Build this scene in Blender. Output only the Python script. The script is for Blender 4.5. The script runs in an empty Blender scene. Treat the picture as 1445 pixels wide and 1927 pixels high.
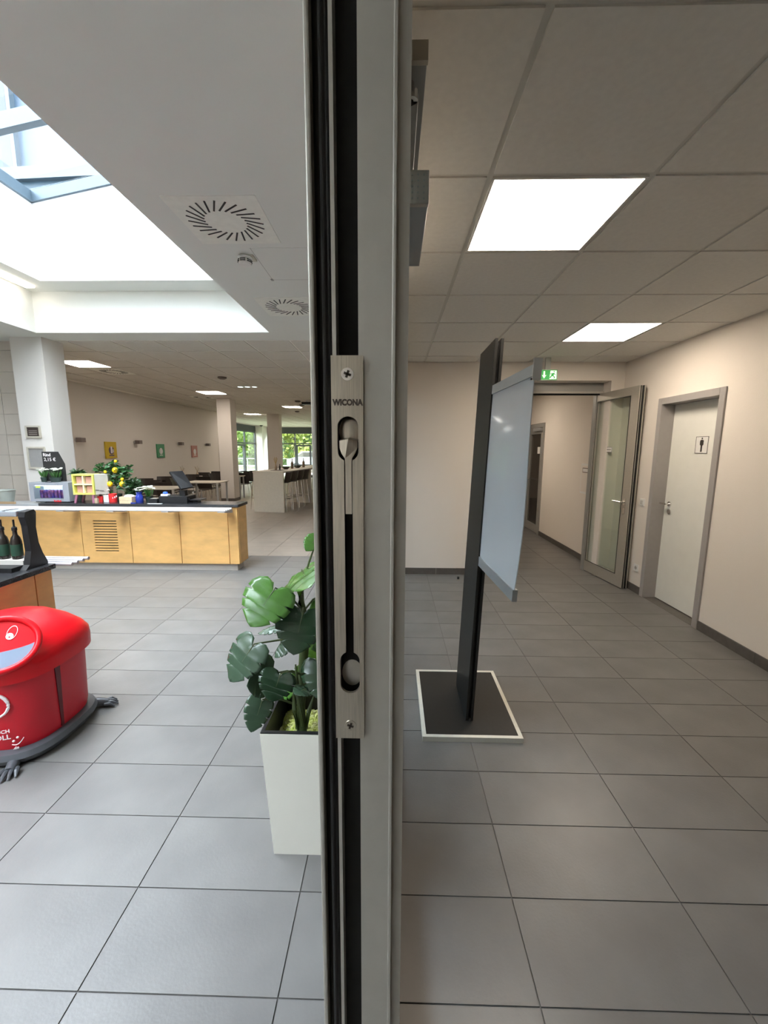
import bpy, bmesh, math, random
from mathutils import Vector, Matrix
from math import sin, cos, pi, radians as R
random.seed(7)
S = bpy.context.scene
C = S.collection
# ------------------------------------------------------------------ camera
F = 776.0; PIT = R(8.7); YAW = R(-1.27); ROL = R(-0.25); EYE = Vector((0, 0, 1.63))
_cp, _sp, _cy, _sy, _cr, _sr = cos(PIT), sin(PIT), cos(YAW), sin(YAW), cos(ROL), sin(ROL)
MW = Matrix(((_cr, 0, -_sr), (0, 1, 0), (_sr, 0, _cr))) @ Matrix(((1, 0, 0), (0, _cp, -_sp), (0, _sp, _cp))) @ Matrix(((_cy, -_sy, 0), (_sy, _cy, 0), (0, 0, 1)))
cd = bpy.data.cameras.new('camera'); cam = bpy.data.objects.new('camera', cd); C.objects.link(cam); S.camera = cam
rt, fw, up = MW[0], MW[1], MW[2]
cam.matrix_world = Matrix(((rt[0], up[0], -fw[0], 0), (rt[1], up[1], -fw[1], 0), (rt[2], up[2], -fw[2], EYE[2]), (0, 0, 0, 1)))
cd.sensor_fit = 'HORIZONTAL'; cd.sensor_width = 36; cd.lens = 36 * F / 1445; cd.clip_start = 0.02; cd.clip_end = 300
def at(px, py, **k):
    """a pixel of the photograph as a point on the plane x=, y= or z="""
    d = MW.transposed() @ Vector(((px - 722.5) / F, 1, -(py - 963.5) / F))
    (a, v), = k.items(); i = 'xyz'.index(a)
    return EYE + d * ((v - EYE[i]) / d[i])
# ------------------------------------------------------------------ world and view
W = bpy.data.worlds.new('sky'); S.world = W; W.use_nodes = True
wn = W.node_tree; bg = wn.nodes['Background']; bg.inputs[1].default_value = 1.0      # overcast sky: zenith about three times the horizon
wt_ = wn.nodes.new('ShaderNodeTexCoord'); wsx = wn.nodes.new('ShaderNodeSeparateXYZ'); wr_ = wn.nodes.new('ShaderNodeMapRange'); wr_.inputs[3].default_value = 6.5; wr_.inputs[4].default_value = 28.5
wv = wn.nodes.new('ShaderNodeVectorMath'); wv.operation = 'SCALE'; wv.inputs[0].default_value = (0.93, 0.98, 1.0)
wn.links.new(wt_.outputs['Generated'], wsx.inputs[0]); wn.links.new(wsx.outputs['Z'], wr_.inputs[0]); wn.links.new(wr_.outputs[0], wv.inputs['Scale']); wn.links.new(wv.outputs[0], bg.inputs[0])
S.view_settings.view_transform = 'Standard'; S.view_settings.look = 'None'; S.view_settings.gamma = 1; S.view_settings.use_curve_mapping = False
S.view_settings.exposure = 0.3
S.cycles.use_denoising = True; S.cycles.max_bounces = 10; S.cycles.diffuse_bounces = 6; S.cycles.transparent_max_bounces = 16
S.cycles.sample_clamp_indirect = 8; S.cycles.caustics_reflective = False; S.cycles.caustics_refractive = False
CORR_LAMP, HALL_LAMP = 22.0, 30.0
# ------------------------------------------------------------------ materials
def mat(name, col, rough=.5, metal=0, noise=0, nscale=8, stretch=(1, 1, 1), bump=0, bscale=60, spec=.5, emit=0, ecol=None, vary=0, coat=0, col2=None, trans=None):
    m = bpy.data.materials.new(name); m.use_nodes = True; nt = m.node_tree; b = nt.nodes['Principled BSDF']
    b.inputs['Base Color'].default_value = (*col, 1); b.inputs['Roughness'].default_value = rough; b.inputs['Metallic'].default_value = metal
    b.inputs['Specular IOR Level'].default_value = spec; b.inputs['Coat Weight'].default_value = coat; b.inputs['Coat Roughness'].default_value = .08
    if emit: b.inputs['Emission Color'].default_value = (*(ecol or col), 1); b.inputs['Emission Strength'].default_value = emit
    L = nt.links
    if noise or bump or vary:
        tc = nt.nodes.new('ShaderNodeTexCoord'); mp = nt.nodes.new('ShaderNodeMapping'); mp.inputs['Scale'].default_value = stretch
        L.new(tc.outputs['Object'], mp.inputs['Vector'])
    src = None
    if noise:
        n = nt.nodes.new('ShaderNodeTexNoise'); n.inputs['Scale'].default_value = nscale; n.inputs['Detail'].default_value = 6
        L.new(mp.outputs[0], n.inputs['Vector'])
        r = nt.nodes.new('ShaderNodeValToRGB'); c2 = col2 or tuple(c * (1 - noise) for c in col)
        r.color_ramp.elements[0].position = .3; r.color_ramp.elements[1].position = .7
        r.color_ramp.elements[0].color = (*c2, 1); r.color_ramp.elements[1].color = (*[min(1, c * (1 + noise * .5)) for c in col], 1)
        L.new(n.outputs['Fac'], r.inputs[0]); src = r.outputs[0]
    if vary:
        oi = nt.nodes.new('ShaderNodeObjectInfo'); mr = nt.nodes.new('ShaderNodeMapRange'); mr.inputs[3].default_value = 1 - vary; mr.inputs[4].default_value = 1 + vary
        L.new(oi.outputs['Random'], mr.inputs[0]); hs = nt.nodes.new('ShaderNodeHueSaturation'); L.new(mr.outputs[0], hs.inputs['Value'])
        if src: L.new(src, hs.inputs['Color'])
        else: hs.inputs['Color'].default_value = (*col, 1)
        src = hs.outputs[0]
    if src: L.new(src, b.inputs['Base Color'])
    if bump:
        n2 = nt.nodes.new('ShaderNodeTexNoise'); n2.inputs['Scale'].default_value = bscale; n2.inputs['Detail'].default_value = 4
        L.new(mp.outputs[0], n2.inputs['Vector']); bp = nt.nodes.new('ShaderNodeBump'); bp.inputs['Strength'].default_value = bump; bp.inputs['Distance'].default_value = .01
        L.new(n2.outputs['Fac'], bp.inputs['Height']); L.new(bp.outputs[0], b.inputs['Normal'])
    return m
def glassmat(name, tint, refl=.06, rough=0.0):
    m = bpy.data.materials.new(name); m.use_nodes = True; nt = m.node_tree; nt.nodes.clear()
    o = nt.nodes.new('ShaderNodeOutputMaterial'); t = nt.nodes.new('ShaderNodeBsdfTransparent'); g = nt.nodes.new('ShaderNodeBsdfGlossy'); mx = nt.nodes.new('ShaderNodeMixShader')
    lw = nt.nodes.new('ShaderNodeLayerWeight'); lw.inputs[0].default_value = .5; pw = nt.nodes.new('ShaderNodeMath'); pw.operation = 'POWER'; pw.inputs[1].default_value = 5
    fr = nt.nodes.new('ShaderNodeMath'); fr.operation = 'MULTIPLY_ADD'; fr.inputs[1].default_value = .9; fr.inputs[2].default_value = refl * .6      # Schlick, the same from both sides
    nt.links.new(lw.outputs['Facing'], pw.inputs[0]); nt.links.new(pw.outputs[0], fr.inputs[0])
    t.inputs[0].default_value = (*tint, 1); g.inputs['Roughness'].default_value = rough
    nt.links.new(fr.outputs[0], mx.inputs[0]); nt.links.new(t.outputs[0], mx.inputs[1]); nt.links.new(g.outputs[0], mx.inputs[2]); nt.links.new(mx.outputs[0], o.inputs[0])
    return m
plaster = mat('warm white plaster', (.70, .665, .62), .85, bump=.12, bscale=180)
plaster_c = mat('corridor plaster', (.79, .73, .66), .85, bump=.15, bscale=220)
drywall = mat('white ceiling paint', (.80, .81, .765), .9, noise=.02, nscale=2)
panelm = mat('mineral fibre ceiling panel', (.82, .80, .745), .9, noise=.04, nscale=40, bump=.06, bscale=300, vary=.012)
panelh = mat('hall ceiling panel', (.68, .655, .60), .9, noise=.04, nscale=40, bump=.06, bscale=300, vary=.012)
tbar = mat('ceiling grid bar', (.70, .68, .62), .6, bump=.02)
tbar_h = mat('hall grid bar with painted sheen', (.86, .83, .76), .35, bump=.02)  # lighter base colour paints in window light glancing off the bars
tilem = mat('grey stoneware tile', (.157, .152, .146), .36, noise=.16, nscale=3.5, bump=.05, bscale=90, vary=.05)
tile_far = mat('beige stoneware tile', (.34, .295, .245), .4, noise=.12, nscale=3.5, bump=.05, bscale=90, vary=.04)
grout = mat('tile grout', (.10, .095, .09), .85, noise=.1, nscale=30)
grout_c = mat('pale tile grout', (.145, .135, .125), .85, noise=.1, nscale=30)
skirt = mat('dark stoneware skirting', (.105, .095, .085), .5, noise=.15, nscale=20, vary=.05)
alu = mat('satin aluminium', (.50, .475, .42), .38, .55, bump=.02, bscale=400, noise=.04, nscale=60)
alu_flat = mat('powder coated grey frame', (.36, .355, .335), .45, .25, noise=.03, nscale=50)
steelframe = mat('grey lacquered door casing', (.36, .34, .325), .45, noise=.03, nscale=20)
doorwhite = mat('white door leaf laminate', (.80, .80, .74), .45, noise=.02, nscale=10)
steel = mat('brushed stainless steel', (.52, .47, .39), .3, .95, noise=.18, nscale=40, stretch=(30, 30, 1), bump=.03, bscale=80)
chrome = mat('polished metal', (.75, .73, .70), .18, 1, noise=.03)
rubber = mat('black rubber gasket', (.012, .012, .014), .22, bump=.01)
black = mat('black plastic', (.009, .009, .010), .4, bump=.03, noise=.1)
dark = mat('dark recess', (.008, .008, .008), .8, noise=.1)
anth = mat('anthracite powder coat', (.016, .016, .015), .42, noise=.15, nscale=60, bump=.03, bscale=400)
banner = mat('glossy white film', (.80, .82, .85), .16, coat=.6, noise=.02, nscale=3)
silver = mat('silver rail', (.58, .60, .62), .35, .6, noise=.04)
wood = mat('maple veneer', (.70, .41, .145), .42, noise=.14, nscale=5, stretch=(1, 1, 2.5), bump=.02, vary=.03)
wood_o = mat('warm maple veneer', (.66, .37, .13), .45, noise=.14, nscale=5, stretch=(1, 1, 2.5), bump=.02, vary=.03)
blacktop = mat('black granite top', (.022, .022, .024), .25, noise=.3, nscale=120)
white = mat('white lacquer', (.80, .79, .76), .4, noise=.02)
planterm = mat('cream planter', (.80, .78, .70), .4, noise=.03, nscale=4)
red = mat('red plastic', (.62, .0015, .008), .36, noise=.05, nscale=3, spec=.35)
reddark = mat('matt red plastic', (.52, .002, .014), .42, noise=.05, nscale=4, bump=.02)
greyplastic = mat('dark grey plastic', (.075, .08, .09), .38, noise=.15, nscale=12)
flap = mat('clear grey flap', (.20, .25, .33), .1, coat=.5, noise=.05)
whiteprint = mat('white print', (.85, .80, .80), .5, noise=.01)
blackprint = mat('black print', (.02, .016, .014), .5, noise=.05)
brownprint = mat('engraved lettering', (.045, .03, .02), .5, noise=.05)
glass = glassmat('clear window glass', (.93, .97, .96))
partglass = glassmat('light dimming partition glass', (.66, .70, .72))  # tint added to cut the hall light that reaches the corridor
skyglass = glassmat('blue tinted skylight glass', (.92, .95, .99))
doorglass = glassmat('greenish door glass', (.90, .94, .91), .1)
leafm = [mat('monstera leaf %s' % n, c, .24, noise=.3, nscale=9, bump=.12, bscale=18, vary=.1) for n, c in (('green', (.065, .165, .03)), ('dark', (.018, .045, .02)), ('bluish', (.055, .10, .06)), ('yellow green', (.12, .27, .03)))]
stemm = mat('plant stem', (.05, .075, .02), .5, noise=.3, nscale=14)
moss = mat('lime decorative moss', (.42, .50, .06), .9, noise=.5, nscale=25, col2=(.62, .60, .34), bump=.8, bscale=120)
cup = lambda n, c, r=.5, **k: mat(n, c, r, noise=.05, nscale=20, **k)
fabric_dark = cup('dark brown chair shell', (.022, .016, .013), .45)
# ------------------------------------------------------------------ mesh helpers
class MB:
    def __init__(s): s.b = bmesh.new()
    def box(s, x0, x1, y0, y1, z0, z1, rot=None, piv=None, bev=0):
        c = Vector(((x0 + x1) / 2, (y0 + y1) / 2, (z0 + z1) / 2))
        r = bmesh.ops.create_cube(s.b, size=1); v = r['verts']
        bmesh.ops.scale(s.b, vec=(abs(x1 - x0), abs(y1 - y0), abs(z1 - z0)), verts=v)
        if bev:
            e = list({e for q in v for e in q.link_edges}); rr = bmesh.ops.bevel(s.b, geom=e, offset=bev, segments=2, affect='EDGES', profile=.6)
            v = list({q for f in rr['faces'] for q in f.verts} | {q for q in v if q.is_valid})
        bmesh.ops.translate(s.b, vec=c, verts=v)
        if rot: bmesh.ops.rotate(s.b, cent=piv or c, matrix=rot, verts=v)
        return s
    def cone(s, p, q, r0, r1=None, n=16, cap=True):
        r1 = r0 if r1 is None else r1; p, q = Vector(p), Vector(q); d = q - p
        m = Matrix.Translation((p + q) / 2) @ d.to_track_quat('Z', 'Y').to_matrix().to_4x4()
        bmesh.ops.create_cone(s.b, cap_ends=cap, cap_tris=False, segments=n, radius1=r0, radius2=r1, depth=d.length, matrix=m); return s
    def ball(s, c, r, sc=(1, 1, 1), n=12, rot=None):
        m = Matrix.Translation(c) @ (rot.to_4x4() if rot else Matrix()) @ Matrix.Diagonal((*sc, 1))
        bmesh.ops.create_uvsphere(s.b, u_segments=n, v_segments=max(6, n * 2 // 3), radius=r, matrix=m); return s
    def loft(s, rings, cap0=True, cap1=True, closed=True):
        vs = [[s.b.verts.new(p) for p in r] for r in rings]; n = len(vs[0])
        for a, b in zip(vs, vs[1:]):
            for i in range(n if closed else n - 1):
                j = (i + 1) % n; s.b.faces.new((a[i], a[j], b[j], b[i]))
        if cap0: s.b.faces.new(vs[0][::-1])
        if cap1: s.b.faces.new(vs[-1])
        return s
    def lathe(s, c, prof, n=20):
        return s.loft([[(c[0] + r * cos(2 * pi * i / n), c[1] + r * sin(2 * pi * i / n), c[2] + z) for i in range(n)] for r, z in prof])
    def tube(s, pts, r, n=8):
        pts = [Vector(p) for p in pts]; rings = []
        for i, p in enumerate(pts):
            d = (pts[min(i + 1, len(pts) - 1)] - pts[max(i - 1, 0)]).normalized()
            a = d.cross(Vector((0, 0, 1))); a = Vector((1, 0, 0)) if a.length < 1e-3 else a.normalized(); bb = d.cross(a)
            rr = r[i] if isinstance(r, (list, tuple)) else r
            rings.append([p + a * rr * cos(2 * pi * k / n) + bb * rr * sin(2 * pi * k / n) for k in range(n)])
        return s.loft(rings)
    def prism(s, poly, fn, t):
        """2D outline -> fn(u,v,w) at w=0 and w=t"""
        return s.loft([[fn(u, v, 0) for u, v in poly], [fn(u, v, t) for u, v in poly]])
    def quad(s, *p):
        s.b.faces.new([s.b.verts.new(q) for q in p]); return s
    def build(s, name, m, parent=None, smooth=False, **props):
        bmesh.ops.recalc_face_normals(s.b, faces=s.b.faces)
        me = bpy.data.meshes.new(name); s.b.to_mesh(me); s.b.free(); me.materials.append(m)
        if smooth:
            for p in me.polygons: p.use_smooth = True
            try: me.set_sharp_from_angle(angle=R(40))
            except Exception: pass
        o = bpy.data.objects.new(name, me); C.objects.link(o)
        if parent: put(o, parent)
        for k, v in props.items(): o[k] = v
        return o
def put(o, parent):
    """parent while keeping the world placement (all parents are unrotated when parts are added)"""
    o.parent = parent; loc = Vector((0, 0, 0)); q = parent
    while q: loc += q.location; q = q.parent
    o.matrix_parent_inverse = Matrix(); o.location = o.location - loc
def thing(name, label, cat, loc=(0, 0, 0), group=None):
    o = bpy.data.objects.new(name, None); o.empty_display_size = .05; C.objects.link(o); o.location = loc; o['label'] = label; o['category'] = cat
    if group: o['group'] = group
    return o
def tag(o, label, cat, group=None):
    o['label'] = label; o['category'] = cat
    if group: o['group'] = group
    return o
def struct(o, label=None):
    o['kind'] = 'structure'
    if label: o['label'] = label
    return o
def inst(src, name, loc, parent, rz=0):
    o = bpy.data.objects.new(name, src); C.objects.link(o); o.location = loc; o.rotation_euler = (0, 0, rz)
    if parent: put(o, parent)
    return o
def dup(root, loc, rz=0, label=None, group=None):
    r = root.copy(); C.objects.link(r); r.location = loc; r.rotation_euler = (0, 0, rz)
    if label: r['label'] = label
    if group: r['group'] = group
    for ch in [c for c in root.children]:
        c = ch.copy(); C.objects.link(c); c.parent = r
        for g in [x for x in ch.children]:
            d = g.copy(); C.objects.link(d); d.parent = c
    return r
def text(name, body, size, m, loc, rot, parent, sx=1, depth=.0004, align='LEFT', bold=0):
    cu = bpy.data.curves.new(name, 'FONT'); cu.body = body; cu.size = size; cu.extrude = depth; cu.align_x = align; cu.offset = bold; cu.resolution_u = 3
    tmp = bpy.data.objects.new('tmp', cu); C.objects.link(tmp); bpy.context.view_layer.update()
    me = bpy.data.meshes.new_from_object(tmp.evaluated_get(bpy.context.evaluated_depsgraph_get())); bpy.data.objects.remove(tmp)
    me.name = name; me.materials.clear(); me.materials.append(m)
    M = Matrix.Translation(loc) @ (rot if isinstance(rot, Matrix) else Matrix.Rotation(0, 4, 'X')) @ Matrix.Diagonal((sx, 1, 1, 1))
    me.transform(M); o = bpy.data.objects.new(name, me); C.objects.link(o)
    if parent: put(o, parent)
    return o
def basis(xa, ya):
    xa, ya = Vector(xa).normalized(), Vector(ya).normalized(); za = xa.cross(ya).normalized(); ya = za.cross(xa)
    return Matrix(((xa[0], ya[0], za[0], 0), (xa[1], ya[1], za[1], 0), (xa[2], ya[2], za[2], 0), (0, 0, 0, 1)))
FRONT = basis((1, 0, 0), (0, 0, 1))       # faces -y
def slab(name, m, *boxes, parent=None, label=None):
    b = MB()
    for q in boxes: b.box(*q)
    o = b.build(name, m, parent)
    return struct(o, label) if parent is None else o

# ================================================================== THE SETTING
HC, HH = 2.68, 3.10
WX = 2.81                                     # right corridor wall
EY = 5.27                                     # end wall of the corridor
# ---- floors
floor_h = slab('floor', grout, (-9.6, -.03, -4.2, 28.6, -.12, -.004), label='grey stoneware tiled floor of the cafeteria hall')
floor_c = slab('floor', grout_c, (-.03, 3.0, -4.2, EY, -.12, -.004), label='grey stoneware tiled floor of the corridor')
TW, TD, J = .611, .3012, .0045
def tmesh(w, d, m, nm='tile'):
    return MB().box(-w / 2 + J / 2, w / 2 - J / 2, -d / 2 + J / 2, d / 2 - J / 2, -.012, 0).build(nm, m)
base = tmesh(TW, TD, tilem); tme = base.data; bpy.data.objects.remove(base)
def tile_row(x0, x1, ox, y, m, parent):
    k = math.floor((x0 - ox) / TW); x = ox + k * TW
    while x < x1 - .01:
        a, b = max(x, x0), min(x + TW, x1)
        if b - a > TW - .01: inst(m, 'tile', (x + TW / 2, y + TD / 2, 0), parent)
        elif b - a > .02:
            o = MB().box(a + J / 2, b - J / 2, y + J / 2, y + TD - J / 2, -.012, 0).build('tile', tilem, parent)
        x += TW
FILL = []
y = 1.2955 - 3 * TD
for r in range(19):
    yy = y + r * TD
    xl = -.945 + TW * math.floor((max(-7.3, -.98 * (yy + .75)) - .2 + .945) / TW)
    tile_row(xl, -.03, -.945, yy, tme, floor_h)
    if xl > -7.2: FILL.append((-7.3, xl, yy, yy + TD, 0))
y = 1.295 - 3 * TD
for r in range(16):
    yy = y + r * TD
    w = min(WX, .98 * (yy + .75) + .2)
    tile_row(-.03, w, .447, yy, tme, floor_c)
# remainder of the floors, joined
def tilefield(rects, ox, m, parent, skip=None, nm='distant_tiles'):
    b = MB()
    for x0, x1, y0, y1, oy in rects:
        yy = y0
        while yy < y1 - .01:
            x = ox + math.floor((x0 - ox) / TW) * TW; y2 = min(yy + TD, y1)
            while x < x1 - .01:
                a, c = max(x, x0), min(x + TW, x1)
                if c - a > .02: b.box(a + J / 2, c - J / 2, yy + J / 2, y2 - J / 2, -.012, 0)
                x += TW
            yy += TD
    o = b.build(nm, m, parent); o['kind'] = 'stuff'; return o
yh = 1.2955 - 3 * TD + 19 * TD
yb = 1.2955 - 3 * TD
tilefield(FILL + [(-7.3, -.03, yb - 12 * TD, yb, 0)], -.945, tilem, floor_h, nm='side_tiles')
tilefield([(-.03, WX, yb - 12 * TD, yb, 0)], .447, tilem, floor_c, nm='side_tiles')
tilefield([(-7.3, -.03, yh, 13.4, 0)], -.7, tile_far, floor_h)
slab('threshold', skirt, (WX, 3.0, 3.7, 4.5, -.012, 0), parent=floor_c)
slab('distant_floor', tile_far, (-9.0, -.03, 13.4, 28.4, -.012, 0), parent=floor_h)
tilefield([(-.03, WX, 1.295 + 13 * TD, EY, 0)], .447, tilem, floor_c)
# hallway beyond the end wall
floor_b = slab('floor', grout_c, (-.03, 3.0, EY, 14.2, -.12, -.004), label='grey tiled floor of the hallway behind the open glass door')
tilefield([(.0, WX, EY, 14.0, 0)], .447, tilem, floor_b)
# ---- corridor walls
wr = slab('wall_right', plaster_c, (WX, 3.15, -4.2, 3.66, 0, 2.9), (WX, 3.15, 4.54, 7.86, 0, 2.9), (WX, 3.15, 3.66, 4.54, 2.16, 2.9), (2.99, 3.15, 3.66, 4.54, 0, 2.16),
          (WX, 3.15, 7.86, 8.80, 2.13, 2.9), (WX, 3.15, 8.8, 14.2, 0, 2.9), (3.1, 3.15, 7.86, 8.80, 0, 2.13), label='warm white plastered right wall of the corridor')
we = slab('wall_end', plaster_c, (-.04, 1.16, EY, 5.50, 0, 2.9), (1.16, 2.65, EY, 5.50, 2.465, 2.9), (2.65, WX, EY, 5.50, 0, 2.9), label='end wall of the corridor with the double door opening')
slab('wall_back', plaster_c, (-9.6, 3.0, -4.2, -4.0, 0, 3.3), label='wall behind the camera')
wl = slab('wall_left', plaster, (-7.5, -7.3, -4.2, 17.6, 0, 3.4), label='long beige left wall of the dining area')
slab('wall_left', plaster, (-9.2, -7.5, 17.45, 17.6, 0, 3.4), (-9.2, -9.0, 17.6, 22.0, 0, 3.4), label='set back wall beside the side windows')
wp = slab('wall_partition', plaster, (-.075, .025, -4.2, -.14, 0, 3.4), (-.075, .025, -.14, EY, 2.45, 3.4), (-.075, -.0, EY, 28.6, 0, 3.4), label='wall between hall and corridor above the doors, its unseen near part added to block light')  # unseen near stretch added across the doorway to hold back hall light
slab('wall_hallway', plaster_c, (-.0, .1, 5.5, 14.2, 0, 2.9), (.1, 2.81, 14.0, 14.2, 0, 2.9), label='far walls of the hallway behind the door')
# skirting: separate tiles
def skirting(side, runs, label):
    o = None
    root = bpy.data.objects.new('baseboard_' + side, None); C.objects.link(root); struct(root, label)
    for (p, q, n) in runs:
        p, q = Vector(p), Vector(q); L = (q - p).length; k = max(1, round(L / .6)); d = (q - p) / k; nn = Vector(n) * .011
        for i in range(k):
            a, b = p + d * i, p + d * (i + 1); g = d.normalized() * .0018
            a, b = a + g, b - g; c = b + nn
            MB().box(min(a.x, c.x), max(a.x, c.x), min(a.y, c.y), max(a.y, c.y), 0, .085).build('skirting_tile', skirt, root)
skirting('right', [((WX, 1.2, 0), (WX, 3.655, 0), (-1, 0)) and ((WX, 1.2, 0), (WX, 3.655, 0), (-1, 0, 0)), ((WX, 4.545, 0), (WX, 5.26, 0), (-1, 0, 0)), ((WX, 5.51, 0), (WX, 7.85, 0), (-1, 0, 0))], 'dark tile skirting of the right corridor wall')
skirting('end', [((.0, EY, 0), (1.14, EY, 0), (0, -1, 0))], 'dark tile skirting of the corridor end wall')
slab('baseboard_left', skirt, (-7.3, -7.288, 6.2, 17.6, 0, .08), label='dark skirting of the long left wall')
# a fine vertical joint in the end wall (boxed riser)
slab('trim_1', plaster_c, (-.02, .83, 5.258, EY, .087, HC - .002), label='boxed riser on the end wall')
# ---- ceilings
GX, GY, GM = .368, 1.79, .629
cc = slab('ceiling', tbar, (-.03, 3.0, -4.2, 14.2, HC + .006, HC + .06), label='suspended ceiling of the corridor')
pb = MB().box(-GM / 2 + .011, GM / 2 - .011, -GM / 2 + .011, GM / 2 - .011, 0, .012).build('ceiling_panel', panelm); pme = pb.data; bpy.data.objects.remove(pb)
corr_lights = [(0, 0), (2, 3)]
for i in range(-1, 4):
    for j in range(-3, 6):
        if (i, j) in corr_lights: continue
        x, yy = GX + (i + .5) * GM, GY + (j + .5) * GM
        x0, x1 = max(.03, x - GM / 2), min(WX, x + GM / 2); y0, y1 = yy - GM / 2, min(EY, yy + GM / 2)
        if x1 - x0 > GM - .02 and y1 - y0 > GM - .02: inst(pme, 'ceiling_panel', (x, yy, HC), cc)
        elif x1 - x0 > .05 and y1 - y0 > .05: MB().box(x0 + .011 * (x0 > .04), x1 - .011 * (x1 < WX - .01), y0 + .011, y1 - .011, HC, HC + .012).build('ceiling_panel', panelm, cc)
slab('ceiling_surround', panelm, (.03, WX, -4, -.12, HC, HC + .01), (.1, WX, 5.5, 14, HC, HC + .01), parent=cc)
# corridor hallway: lower soffit strip is part of the wall. hall drywall ceiling with skylight opening
OX0, OX1, OY0, OY1 = -4.65, -1.605, -3.7, 5.54
slab('ceiling', drywall, (OX1, -.07, -4.2, 5.92, HH, HH + .3), (-9.2, OX0, -4.2, 5.92, HH, HH + .3), (OX0, OX1, OY1, 5.92, HH, HH + .3), (OX0, OX1, -4.2, OY0, HH, HH + .3), label='smooth white hall ceiling around the skylight')
ch = slab('ceiling', tbar_h, (-9.2, -.03, 5.92, 28.6, HH + .006, HH + .1), label='panelled ceiling grid of the dining area')
hx = [-2.05 - k * .627 for k in range(-3, 12)]
hall_lights = [(-5.45, 7.65), (-4.96, 11.6), (-5.9, 18.1)]
n = 0
far = MB()
xs = -.10
jj = 0
def near_light(x, y): return any(abs(x - a) < .32 and abs(y - b) < .32 for a, b in HL)
gx0 = -2.075; 
def cellx(i): return gx0 - (i + .5) * .627
def celly(j): return 5.95 + (j + .5) * .632
HL = [(cellx(5), celly(2)), (cellx(4), celly(8)), (cellx(6), celly(19)), (cellx(2), celly(14)), (cellx(0), celly(24))]
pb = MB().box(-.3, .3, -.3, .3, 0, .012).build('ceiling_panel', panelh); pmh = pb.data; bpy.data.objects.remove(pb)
for j in range(36):
    for i in range(-3, 11):
        x, yy = cellx(i), celly(j)
        if near_light(x, yy) or x < -9.1: continue
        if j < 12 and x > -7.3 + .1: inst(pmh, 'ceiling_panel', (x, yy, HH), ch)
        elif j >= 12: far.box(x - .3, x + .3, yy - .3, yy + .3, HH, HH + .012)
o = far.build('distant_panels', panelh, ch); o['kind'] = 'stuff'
# ---- skylight shaft
Z1 = 3.60; UX0, UX1, UY0, UY1 = -4.24, -2.0, -3.3, 5.2
def zs(x): return 4.44 + .19 * (x + 4.24)
b = MB()
for q in ((OX0 - .1, OX0, OY0, OY1, HH + .3, Z1), (OX1, OX1 + .1, OY0, OY1, HH + .3, Z1), (OX0 - .1, OX1 + .1, OY1, OY1 + .1, HH + .3, Z1), (OX0 - .1, OX1 + .1, OY0 - .1, OY0, HH + .3, Z1)): b.box(*q)
for q in ((OX0 - .1, UX0, OY0 - .1, OY1 + .1, Z1, Z1 + .1), (UX1, OX1 + .1, OY0 - .1, OY1 + .1, Z1, Z1 + .1), (UX0, UX1, UY1, OY1 + .1, Z1, Z1 + .1), (UX0, UX1, OY0 - .1, UY0, Z1, Z1 + .1)): b.box(*q)
shaftm = mat('white shaft paint', (.80, .80, .79), .9, noise=.015, nscale=2)
struct(b.build('wall_skylight', drywall), 'lower band of the skylight shaft')
b = MB()
def wedge(x0, x1, y0, y1, za, zb, z0=Z1 + .1):
    b.loft([[(x0, y0, z0), (x1, y0, z0), (x1, y1, z0), (x0, y1, z0)], [(x0, y0, za), (x1, y0, zb), (x1, y1, zb), (x0, y1, za)]])
wedge(UX0 - .12, UX0, UY0 - .1, UY1 + .1, zs(UX0), zs(UX0)); wedge(UX1, UX1 + .12, UY0 - .1, UY1 + .1, zs(UX1), zs(UX1))
wedge(UX0, UX1, UY1, UY1 + .12, zs(UX0), zs(UX1)); wedge(UX0, UX1, UY0 - .12, UY0, zs(UX0), zs(UX1))
struct(b.build('wall_skylight', shaftm), 'bright upper walls of the skylight shaft')
sk = bpy.data.objects.new('window_1', None); C.objects.link(sk); struct(sk, 'pitched glass skylight with grey steel rafters')
skyfr = mat('grey skylight steel', (.05, .075, .095), .4, .2, noise=.05, nscale=20)
def srail(y0, y1, x0=UX0 - .1, x1=UX1 + .1, h=.12, nm='rafter'):
    b2 = MB(); b2.loft([[(x0, y0, zs(x0)), (x0, y1, zs(x0)), (x0, y1, zs(x0) + h), (x0, y0, zs(x0) + h)], [(x1, y0, zs(x1)), (x1, y1, zs(x1)), (x1, y1, zs(x1) + h), (x1, y0, zs(x1) + h)]])
    return b2.build(nm, skyfr, sk)
srail(UY1 - .03, UY1 + .12, nm='frame_rail'); srail(UY0 - .12, UY0 + .03, nm='frame_rail')
srail(UY0, UY1, UX0 - .1, UX0 + .03, nm='frame_rail'); srail(UY0, UY1, UX1 - .03, UX1 + .1, nm='frame_rail')
ry = [4.27 - k for k in range(8)]
for q in ry: srail(q - .035, q + .035, h=.14)
edges = [UY1] + ry + [UY0]
for a, c in zip(edges, edges[1:]):
    b2 = MB(); x0, x1 = UX0 - .05, UX1 + .05; z = .125
    b2.loft([[(x0, c + .03, zs(x0) + z), (x0, a - .03, zs(x0) + z), (x0, a - .03, zs(x0) + z + .006), (x0, c + .03, zs(x0) + z + .006)], [(x1, c + .03, zs(x1) + z), (x1, a - .03, zs(x1) + z), (x1, a - .03, zs(x1) + z + .006), (x1, c + .03, zs(x1) + z + .006)]])
    b2.build('pane', skyglass, sk)
ledm = mat('warm strip light', (1, .9, .8), .5, emit=7, ecol=(1, .86, .76))
tag(MB().box(-4.56, -4.45, -3.4, 5.36, Z1 - .02, Z1 - .001).build('strip_light', ledm), 'long warm light strip along the left edge of the skylight shaft', 'light')
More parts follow.
